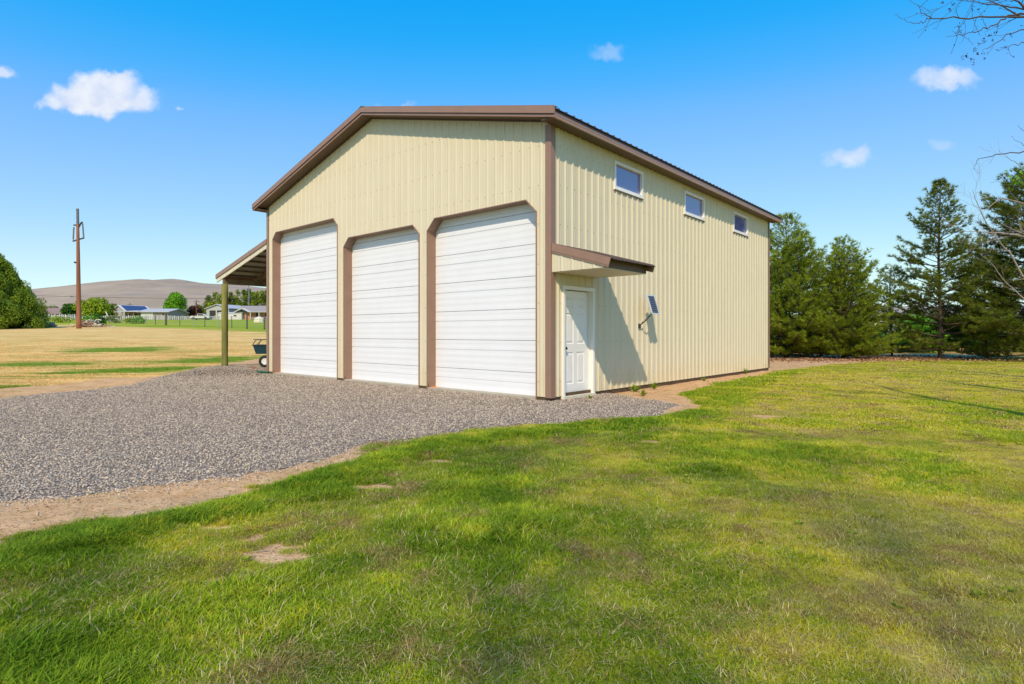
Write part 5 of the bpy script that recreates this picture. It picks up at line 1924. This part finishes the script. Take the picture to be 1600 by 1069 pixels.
def shade_tree(loc, H, seed, label, leaf, keep, per=3, size=.06):
    r = np.random.default_rng(seed)
    root = empty('shade_tree', loc)
    tag(root, label, 'tree')
    mb, tips = MB(), []
    mb.tube([(0, 0, -.1), (.04, .03, H * .2), (-.05, .02, H * .38)], [.19, .15, .13], 10)
    for k in range(7):
        a = 2 * PI * k / 7 + r.normal(0, .3)
        e = r.uniform(.5, 1.25)
        grow(mb, tips, r, (-.05, .02, H * r.uniform(.28, .4)), (math.cos(a) * math.cos(e), math.sin(a) * math.cos(e), math.sin(e)), H * r.uniform(.38, .55), .075, 3, .05, .12, .003, (4, 7), (.4, .62))
    mb.build('limbs', M['darkbark'], root, True)
    leaves_at(tips, r, size, per, leaf, root, .10, keep)


shade_tree((-7.6, -9.5, G0), 9.5, 81, 'tall leafing shade tree standing behind the viewer to the left', 'leaf_bright', .4, 2, .07)
# a forked, almost bare tree behind the viewer: its limbs draw the faint dark streaks on the lawn
tf = empty('forked_bare_tree', (-2.3, -14.5, G0))
tag(tf, 'forked leafless tree standing a few metres behind the viewer', 'tree')
r = np.random.default_rng(90)
mb, tips = MB(), []
mb.tube([(0, 0, -.1), (.02, .02, 4.4), (.0, .05, 8.8), (-.05, 0, 13.0)], [.20, .17, .14, .10], 9)
limb(mb, tips, r, [(-.05, 0, 12.8), (-.5, .1, 15.2), (-.9, .2, 17.6), (-1.3, .2, 20.0)], .045, 20, 2.2, 2, .1)
limb(mb, tips, r, [(-.05, 0, 12.6), (.9, 0, 14.8), (1.5, .1, 17.0), (1.9, .1, 19.4)], .045, 20, 2.2, 2, .1)
limb(mb, tips, r, [(.0, .05, 11.0), (2.0, .4, 13.6), (3.9, .5, 16.2)], .06, 14, 2.0, 2, .1)
limb(mb, tips, r, [(.0, .05, 11.5), (-2.0, .2, 14.2), (-3.6, .3, 16.8)], .06, 14, 2.0, 2, .1)
mb.build('limbs', M['darkbark'], tf, True)
leaves_at(tips, r, .05, 1, 'leaf_bright', tf, .08, .3)

# ------------------------------------------------------------------ grass and stones (instanced small pieces)
def tuft_mesh(name, seed, n, h, w, spread, lean, mat):
    r = np.random.default_rng(seed)
    V, Fc, T = [], [], []
    for k in range(n):
        a, q = r.uniform(0, 2 * PI), spread * math.sqrt(r.random())
        bx, by = math.cos(a) * q, math.sin(a) * q
        d = r.uniform(0, 2 * PI)
        hh = h * r.uniform(.5, 1.15)
        ln = lean * r.uniform(.2, 1.3) * hh
        dx, dy = math.cos(d), math.sin(d)
        sx, sy = -dy * w / 2 * r.uniform(.7, 1.3), dx * w / 2
        b = len(V)
        V += [(bx - sx, by - sy, 0), (bx + sx, by + sy, 0), (bx + dx * ln * .4 - sx * .8, by + dy * ln * .4 - sy * .8, hh * .6), (bx + dx * ln * .4 + sx * .8, by + dy * ln * .4 + sy * .8, hh * .6), (bx + dx * ln, by + dy * ln, hh * r.uniform(.8, 1.0))]
        t = r.random()
        T += [t] * 5
        Fc += [(b, b + 1, b + 3), (b, b + 3, b + 2), (b + 2, b + 3, b + 4)]
    return np_mesh(name, V, Fc, mat, False, {'tint': T})


def grass_fn(field_like):
    def fn(t, b):
        p = t.pos()
        tint = t.attr('tint')
        lush = t.attr('lush', 'INSTANCER')
        dry = t.attr('dry', 'INSTANCER')
        rnd = t.new('ShaderNodeObjectInfo').outputs['Random']
        n = t.noise(p, 2.6, 4, .6)
        green = t.mix(tint, (.20, .27, .012), (.62, .72, .035))
        green = t.mix(lush, green, t.mix(tint, (.15, .23, .016), (.46, .60, .05)))
        straw = t.mix(tint, (.50, .38, .10), (.76, .62, .25))
        yel = t.mix(tint, (.58, .48, .022), (.95, .82, .07))
        n9 = t.noise(p, 9.0, 3, .6)
        dv = t.math('ADD', dry, t.math('ADD', t.remap(n, .32, .68, -.35, .35), t.math('ADD', t.remap(n9, .3, .7, -.25, .25), t.math('MULTIPLY', t.math('SUBTRACT', rnd, .5), .6))))
        c = t.mix(t.remap(dv, .12, .75), green, yel)
        sv = t.math('ADD', t.math('MULTIPLY', dv, .75), t.math('MULTIPLY', tint, .55))
        c = t.mix(t.remap(sv, .85, 1.1), c, straw)
        # deeper green swards, with tree shade put into the colour on the left half
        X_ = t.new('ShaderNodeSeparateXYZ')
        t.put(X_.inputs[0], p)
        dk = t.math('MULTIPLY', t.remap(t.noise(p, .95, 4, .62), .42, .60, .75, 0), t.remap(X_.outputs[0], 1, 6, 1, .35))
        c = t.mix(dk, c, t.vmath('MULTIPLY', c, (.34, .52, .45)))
        # worn spots where the thatch has gone brown
        br = t.math('ADD', t.noise(p, 1.7, 4, .65), t.math('ADD', t.math('MULTIPLY', rnd, .16), t.math('MULTIPLY', lush, -.12)))
        c = t.mix(t.remap(br, .63, .70, 0, .85), c, t.mix(tint, (.24, .14, .05), (.62, .44, .21)))
        # an occasional dead blade anywhere
        c = t.mix(t.math('GREATER_THAN', t.math('ADD', tint, t.math('MULTIPLY', lush, -.1)), .9), c, t.mix(rnd, (.40, .27, .10), (.88, .74, .38)))
        t.put(b.inputs['Base Color'], c)
        b.inputs['Roughness'].default_value = .7
        b.inputs['Specular IOR Level'].default_value = .04
        tr = t.new('ShaderNodeBsdfTranslucent')
        t.put(tr.inputs[0], t.vmath('MULTIPLY', c, (1.1, 1.2, .6)))
        mx = t.new('ShaderNodeMixShader')
        mx.inputs[0].default_value = .3
        out = [q for q in t.t.nodes if q.type == 'OUTPUT_MATERIAL'][0]
        t.t.links.new(b.outputs[0], mx.inputs[1])
        t.t.links.new(tr.outputs[0], mx.inputs[2])
        t.t.links.new(mx.outputs[0], out.inputs[0])
    return fn


M['grass'] = material('lawn_grass', grass_fn(False))


def scatter(name, pts, rot, scl, var, sources, attrs, label, cat, tilt=None):
    """one object of points; each point shows one of the source meshes"""
    me = bpy.data.meshes.new(name)
    me.vertices.add(len(pts))
    me.vertices.foreach_set('co', np.asarray(pts, dtype=np.float32).ravel())
    for an, av in dict(attrs, rot=rot, scl=scl, var=var).items():
        a = me.attributes.new(an, 'FLOAT', 'POINT')
        a.data.foreach_set('value', np.asarray(av, dtype=np.float32))
    o = link_mesh(name, me)
    tag(o, label, cat, kind='stuff')
    ng = bpy.data.node_groups.new(name, 'GeometryNodeTree')
    ng.interface.new_socket('Geometry', in_out='INPUT', socket_type='NodeSocketGeometry')
    ng.interface.new_socket('Geometry', in_out='OUTPUT', socket_type='NodeSocketGeometry')
    N = ng.nodes
    gi, go, join = N.new('NodeGroupInput'), N.new('NodeGroupOutput'), N.new('GeometryNodeJoinGeometry')

    def named(nm):
        q = N.new('GeometryNodeInputNamedAttribute')
        q.data_type = 'FLOAT'
        q.inputs['Name'].default_value = nm
        return q.outputs[0]
    for i, src in enumerate(sources):
        so = bpy.data.objects.new(name + '_source', src)
        iop, oi, cmp_ = N.new('GeometryNodeInstanceOnPoints'), N.new('GeometryNodeObjectInfo'), N.new('FunctionNodeCompare')
        oi.inputs['Object'].default_value = so
        cmp_.data_type = 'FLOAT'
        cmp_.operation = 'EQUAL'
        ng.links.new(named('var'), cmp_.inputs[0])
        cmp_.inputs[1].default_value = float(i)
        cmp_.inputs['Epsilon'].default_value = .1
        cx = N.new('ShaderNodeCombineXYZ')
        ng.links.new(named('rot'), cx.inputs[2])
        if tilt:
            ng.links.new(named('tx'), cx.inputs[0])
            ng.links.new(named('ty'), cx.inputs[1])
        ng.links.new(gi.outputs[0], iop.inputs['Points'])
        ng.links.new(cmp_.outputs[0], iop.inputs['Selection'])
        ng.links.new(oi.outputs['Geometry'], iop.inputs['Instance'])
        ng.links.new(cx.outputs[0], iop.inputs['Rotation'])
        ng.links.new(named('scl'), iop.inputs['Scale'])
        ng.links.new(iop.outputs[0], join.inputs[0])
    ng.links.new(join.outputs[0], go.inputs[0])
    o.modifiers.new('scatter', 'NODES').node_group = ng
    return o


def ground_z(x, y):
    """height of the built ground sheet, by interpolation on its grid"""
    i = np.clip(np.searchsorted(ax, x) - 1, 0, nx - 2)
    j = np.clip(np.searchsorted(ay, y) - 1, 0, ny - 2)
    Z = gz.reshape(ny, nx)
    fx, fy = (x - ax[i]) / (ax[i + 1] - ax[i]), (y - ay[j]) / (ay[j + 1] - ay[j])
    return (Z[j, i] * (1 - fx) + Z[j, i + 1] * fx) * (1 - fy) + (Z[j + 1, i] * (1 - fx) + Z[j + 1, i + 1] * fx) * fy


def wedge(n, y0, y1, r, x_lo=-.98, x_hi=.98):
    """random spots in the piece of lawn between two distances"""
    y = np.sqrt(r.random(n) * (y1 ** 2 - y0 ** 2) + y0 ** 2)
    x = r.uniform(x_lo, x_hi, n) * y
    return x, y


def under_barn(x, y, m=.02):
    c, s_ = math.cos(TH), math.sin(TH)
    dx, dy = x - BC.x, y - BC.y
    lx_, ly_ = dx * c - dy * s_, dx * s_ + dy * c
    return (lx_ < m) & (lx_ > -BW - m) & (ly_ > -m) & (ly_ < BL + m)


r = np.random.default_rng(99)
short = [tuft_mesh('tuft', 300 + i, 40, .028, .0028, .06, 1.4, M['grass']) for i in range(3)]
tall = [tuft_mesh('tuft', 310 + i, 36, .042, .0038, .06, 1.2, M['grass']) for i in range(2)]
flat = [tuft_mesh('tuft', 320 + i, 34, .032, .0075, .12, 1.5, M['grass']) for i in range(2)]
wide = [tuft_mesh('tuft', 330 + i, 40, .038, .013, .24, 1.6, M['grass']) for i in range(2)]
bands = [(1.6, 4.0, 40000, 0), (4.0, 7.5, 64000, 0), (7.5, 14, 52000, 1), (14, 38, 62000, 2)]
PX, PY, VAR, SC = [], [], [], []
for (y0, y1, n, kind) in bands:
    x, y = wedge(n, y0, y1, r)
    PX.append(x)
    PY.append(y)
    SC.append(r.uniform(.75, 1.3, n))
    VAR.append(np.full(n, kind))
x, y, sc_, kd = np.concatenate(PX), np.concatenate(PY), np.concatenate(SC), np.concatenate(VAR)
lu, dr_, di, gr, fi = yard(x, y)
keep = r.random(len(x)) > np.maximum(smooth01((di - .25) / .5) * .985, smooth01((gr - .2) / .5) * .997)
thin = smooth01((.50 - fbm(x * 2.6 + 11, y * 2.6 + 5, 3)) / .16) * .72 * (1 - .8 * lu)
keep &= r.random(len(x)) > thin
keep &= ~under_barn(x, y)
keep &= fi < .3
keep &= y < 29 + 1.2 * np.sin(x * .9)
x, y, sc_, kd, lu, dr_ = x[keep], y[keep], sc_[keep], kd[keep], lu[keep], dr_[keep]
n = len(x)
rk = fbm(x * 3.1 + 60, y * 3.1 + 2, 3)
var = np.where(kd == 0, np.where(r.random(n) < lu * .85, 3 + r.integers(0, 2, n), r.integers(0, 3, n)), np.where(kd == 1, 5 + r.integers(0, 2, n), 7 + r.integers(0, 2, n)))
di = di[keep]
sc_ = sc_ * (1 - .5 * np.clip(di * 1.6, 0, 1)) * (1 + .3 * lu) * (.55 + .95 * rk) * (1 - .2 * dr_)
scatter('lawn_grass', np.stack([x, y, ground_z(x, y) - .004], 1), r.uniform(0, 6.28, n), sc_, var, short + tall + flat + wide, {'lush': lu, 'dry': dr_},
        'patchy green and straw-yellow mown lawn in front of and beside the barn', 'lawn')

# sparse blades on the hay field
x, y = wedge(16000, 12, 44, r, -1.0, -.35)
keep = r.random(len(x)) < smooth01((46 - y) / 24)
x, y = x[keep], y[keep]
lu, dr_, di, gr, fi = yard(x, y)
keep = (fi > .5) & (r.random(len(x)) > smooth01((di - .2) / .5)) & (gr < .2) & ~under_barn(x, y, .3)
x, y = x[keep], y[keep]
n = len(x)
def haymat_fn(t, b):
    p = t.pos()
    sp = t.new('ShaderNodeSeparateXYZ')
    t.put(sp.inputs[0], p)
    h, s1, s2 = hay_colour(t, p, sp.outputs[0], sp.outputs[1], t.noise(p, 38, 4, .65))
    t.put(b.inputs['Base Color'], t.mix(t.attr('tint'), t.vmath('MULTIPLY', h, (1.0, 1.0, .95)), t.vmath('MULTIPLY', h, (1.25, 1.25, 1.2))))
    b.inputs['Roughness'].default_value = .8
    b.inputs['Specular IOR Level'].default_value = .1


M['hay'] = material('hay_stubble', haymat_fn)
haym = [tuft_mesh('tuft', 340 + i, 26, .035, .010, .30, 1.6, M['hay']) for i in range(3)]
scatter('hay_stubble', np.stack([x, y, ground_z(x, y) - .004], 1), r.uniform(0, 6.28, n), r.uniform(.6, 1.15, n), r.integers(0, 3, n), haym, {},
        'dry straw-coloured stubble of the field left of the barn', 'stubble')


# loose stones of the drive
def pebble(seed):
    q = np.random.default_rng(seed)
    d = [(0, 0, 1), (1, 0, .1), (.3, .95, 0), (-.8, .6, .1), (-.8, -.6, -.1), (.3, -.95, .1), (0, 0, -1)]
    v = [tuple(np.array(p) * q.uniform(.7, 1.15) * np.array([1, .8, .62]) * .012) for p in d]
    f = [(0, 1, 2), (0, 2, 3), (0, 3, 4), (0, 4, 5), (0, 5, 1), (6, 2, 1), (6, 3, 2), (6, 4, 3), (6, 5, 4), (6, 1, 5)]
    return np_mesh('stone', v, f, M['stone'])


def stone_fn(t, b):
    rnd = t.new('ShaderNodeObjectInfo').outputs['Random']
    n = t.new('ShaderNodeValToRGB')
    cr = n.color_ramp
    cr.elements[0].position, cr.elements[0].color = 0, (.19, .15, .12, 1)
    cr.elements[1].position, cr.elements[1].color = 1, (.84, .73, .57, 1)
    for pos_, col in ((.25, (.41, .33, .265, 1)), (.6, (.54, .44, .35, 1)), (.82, (.62, .50, .39, 1)), (.93, (.72, .56, .37, 1))):
        e = cr.elements.new(pos_)
        e.color = col
    t.put(n.inputs[0], rnd)
    t.put(b.inputs['Base Color'], n.outputs[0])
    b.inputs['Roughness'].default_value = .85
    b.inputs['Specular IOR Level'].default_value = .05


M['stone'] = material('loose_stone', stone_fn)
x, y = [], []
for (y0, y1, n_) in [(3.6, 21, 185000)]:
    b = r.uniform(y0, y1, n_)
    a = r.uniform(-.98, .36, n_) * b
    x.append(a)
    y.append(b)
x, y = np.concatenate(x), np.concatenate(y)
w_ = (fbm(x * 1.9 + 40, y * 1.9, 3) - .5) * .5 + (fbm(x * 5 + 70, y * 5 + 9, 2) - .5) * .25 + (fbm(x * 11 + 3, y * 11 + 29, 2) - .5) * .3
sdv = sdist(x, y, GRAVEL) + w_ * .5
keep = (r.random(len(x)) < smooth01((sdv + .38) / .5) ** 1.4) & ~under_barn(x, y)
x, y, sdv = x[keep], y[keep], sdv[keep]
n = len(x)
z = np.where(sdv > -.02, hgt(x, y) + np.clip(sdv * .18, -.02, .022) + (fbm(x * .7, y * .7, 3) - .5) * .03 * np.clip(sdv, 0, 1) + .004, ground_z(x, y)) + .004
scatter('gravel_stones', np.stack([x, y, z], 1), r.uniform(0, 6.28, n), r.uniform(.4, 1.15, n) * (1 + .025 * y), r.integers(0, 4, n), [pebble(i) for i in range(4)], {'tx': r.normal(0, .5, n), 'ty': r.normal(0, .5, n)},
        'grey-brown crushed stone covering the drive in front of the overhead doors', 'gravel', True)

# crumbs of stone and straw lying on the bare earth
x = np.concatenate([r.uniform(-9, 3, 30000), r.uniform(-1, 12, 16000)])
y = np.concatenate([r.uniform(2.6, 9, 30000), r.uniform(8, 27, 16000)])
lu2, dr2, di2, gr2, fi2 = yard(x, y)
keep = (di2 > .5) & (r.random(len(x)) < .5) & ~under_barn(x, y)
x, y = x[keep], y[keep]
n = len(x)
M['crumb'] = leafmat('soil_crumb', (.22, .13, .07), (.46, .30, .18), (.70, .56, .36), trans=0)
def crumb(seed):
    q = np.random.default_rng(seed)
    V = np.array([(0, 0, .5), (1, 0, 0), (-.2, .8, 0), (-.8, -.6, 0)]) * q.uniform(.6, 1.2, (4, 3)) * .006
    S = np.array([(-.02, -.0012, .004), (.02, -.001, .006), (.02, .001, .006), (-.02, .0012, .004)])
    if seed % 2: return np_mesh('crumb', V, [(0, 1, 2), (0, 2, 3), (0, 3, 1)], M['crumb'], False, {'tint': np.full(4, q.random() * .6)})
    return np_mesh('crumb', S, [(0, 1, 2, 3)], M['crumb'], False, {'tint': np.full(4, .95)})
scatter('soil_crumbs', np.stack([x, y, ground_z(x, y) + .001], 1), r.uniform(0, 6.28, n), r.uniform(.6, 2.2, n) * (1 + .06 * y), np.where(r.random(n) < .25, 0, r.integers(0, 2, n) * 2 + 1), [crumb(0), crumb(1), crumb(2), crumb(3)], {},
        'crumbs of soil, grit and dry straw lying on the bare earth around the drive', 'soil crumbs')

# flat broad-leaved weeds dotted through the turf
M['weed'] = leafmat('weed_leaves', (.13, .21, .015), (.26, .36, .03), (.36, .44, .06))
def rosette(seed):
    q = np.random.default_rng(seed)
    V, Fc, T = [], [], []
    for k in range(11):
        d, L, e = q.uniform(0, 2 * PI), q.uniform(.03, .065), q.uniform(.15, .8)
        dx, dy, dz = math.cos(d) * math.cos(e), math.sin(d) * math.cos(e), math.sin(e)
        w = L * q.uniform(.14, .24)
        sx, sy = -math.sin(d) * w, math.cos(d) * w
        b = len(V)
        V += [(dx * L * .1, dy * L * .1, .008), (dx * L * .65 - sx, dy * L * .65 - sy, dz * L * .7 + .008), (dx * L * .65 + sx, dy * L * .65 + sy, dz * L * .7 + .008), (dx * L, dy * L, dz * L * .75 + .006)]
        Fc += [(b, b + 1, b + 3), (b, b + 3, b + 2)]
        T += [q.random()] * 4
    return np_mesh('rosette', V, Fc, M['weed'], False, {'tint': T})
x, y = wedge(2600, 2.2, 15, r)
lu2, dr2, di2, gr2, fi2 = yard(x, y)
keep = (r.random(len(x)) < smooth01((fbm(x * 1.1 + 90, y * 1.1 + 33, 3) - .5) / .25)) & (gr2 < .3) & (di2 < .75) & (fi2 < .3) & ~under_barn(x, y)
x, y = x[keep], y[keep]
n = len(x)
scatter('lawn_weeds', np.stack([x, y, ground_z(x, y) + .004], 1), r.uniform(0, 6.28, n), r.uniform(.35, .8, n), r.integers(0, 3, n), [rosette(500 + i) for i in range(3)], {},
        'small broad-leaved weeds dotted through the patchy lawn', 'lawn weeds')

# weeds at the foot of the side wall
def weed(px, py, h, seed, lab, n=16):
    r = np.random.default_rng(seed)
    X, Y = gp(px, py)
    V, Fc, T = [], [], []
    for k in range(n):
        d = r.uniform(0, 2 * PI)
        L, e = h * r.uniform(.5, 1.1), r.uniform(.5, 1.4)
        dx, dy, dz = math.cos(d) * math.cos(e), math.sin(d) * math.cos(e), math.sin(e)
        w = .012 + .01 * r.random()
        sx, sy = -math.sin(d) * w, math.cos(d) * w
        b = len(V)
        V += [(0, 0, 0), (dx * L * .5 - sx, dy * L * .5 - sy, dz * L * .55), (dx * L * .5 + sx, dy * L * .5 + sy, dz * L * .55), (dx * L, dy * L, dz * L * .9)]
        Fc += [(b, b + 1, b + 3), (b, b + 3, b + 2)]
        T += [r.random()] * 4
    o = link_mesh('weed', np_mesh('weed', V, Fc, M['weed'], False, {'tint': T}), None, (X, Y, float(ground_z(np.array([X]), np.array([Y]))[0])))
    tag(o, lab, 'weed', 'weeds at the foot of the barn side wall')


for i, a in enumerate([(992, 612, .22, 'taller weed at the wall foot just beyond the canopy shadow'), (1005, 619, .16, 'small weed in the dirt a step in front of the taller weed'), (1022, 608, .26, 'thin upright weed close to the wall right of the canopy shadow'),
                       (1165, 585, .25, 'dark weed in the dirt near the far end of the side wall'), (1190, 579, .30, 'bushy weed beside the far corner of the side wall'), (922, 625, .12, 'little weed sprouting at the door threshold corner'), (1100, 596, .12, 'tiny sprout midway along the side wall')]):
    weed(*a[:3], 400 + i, a[3], 22)
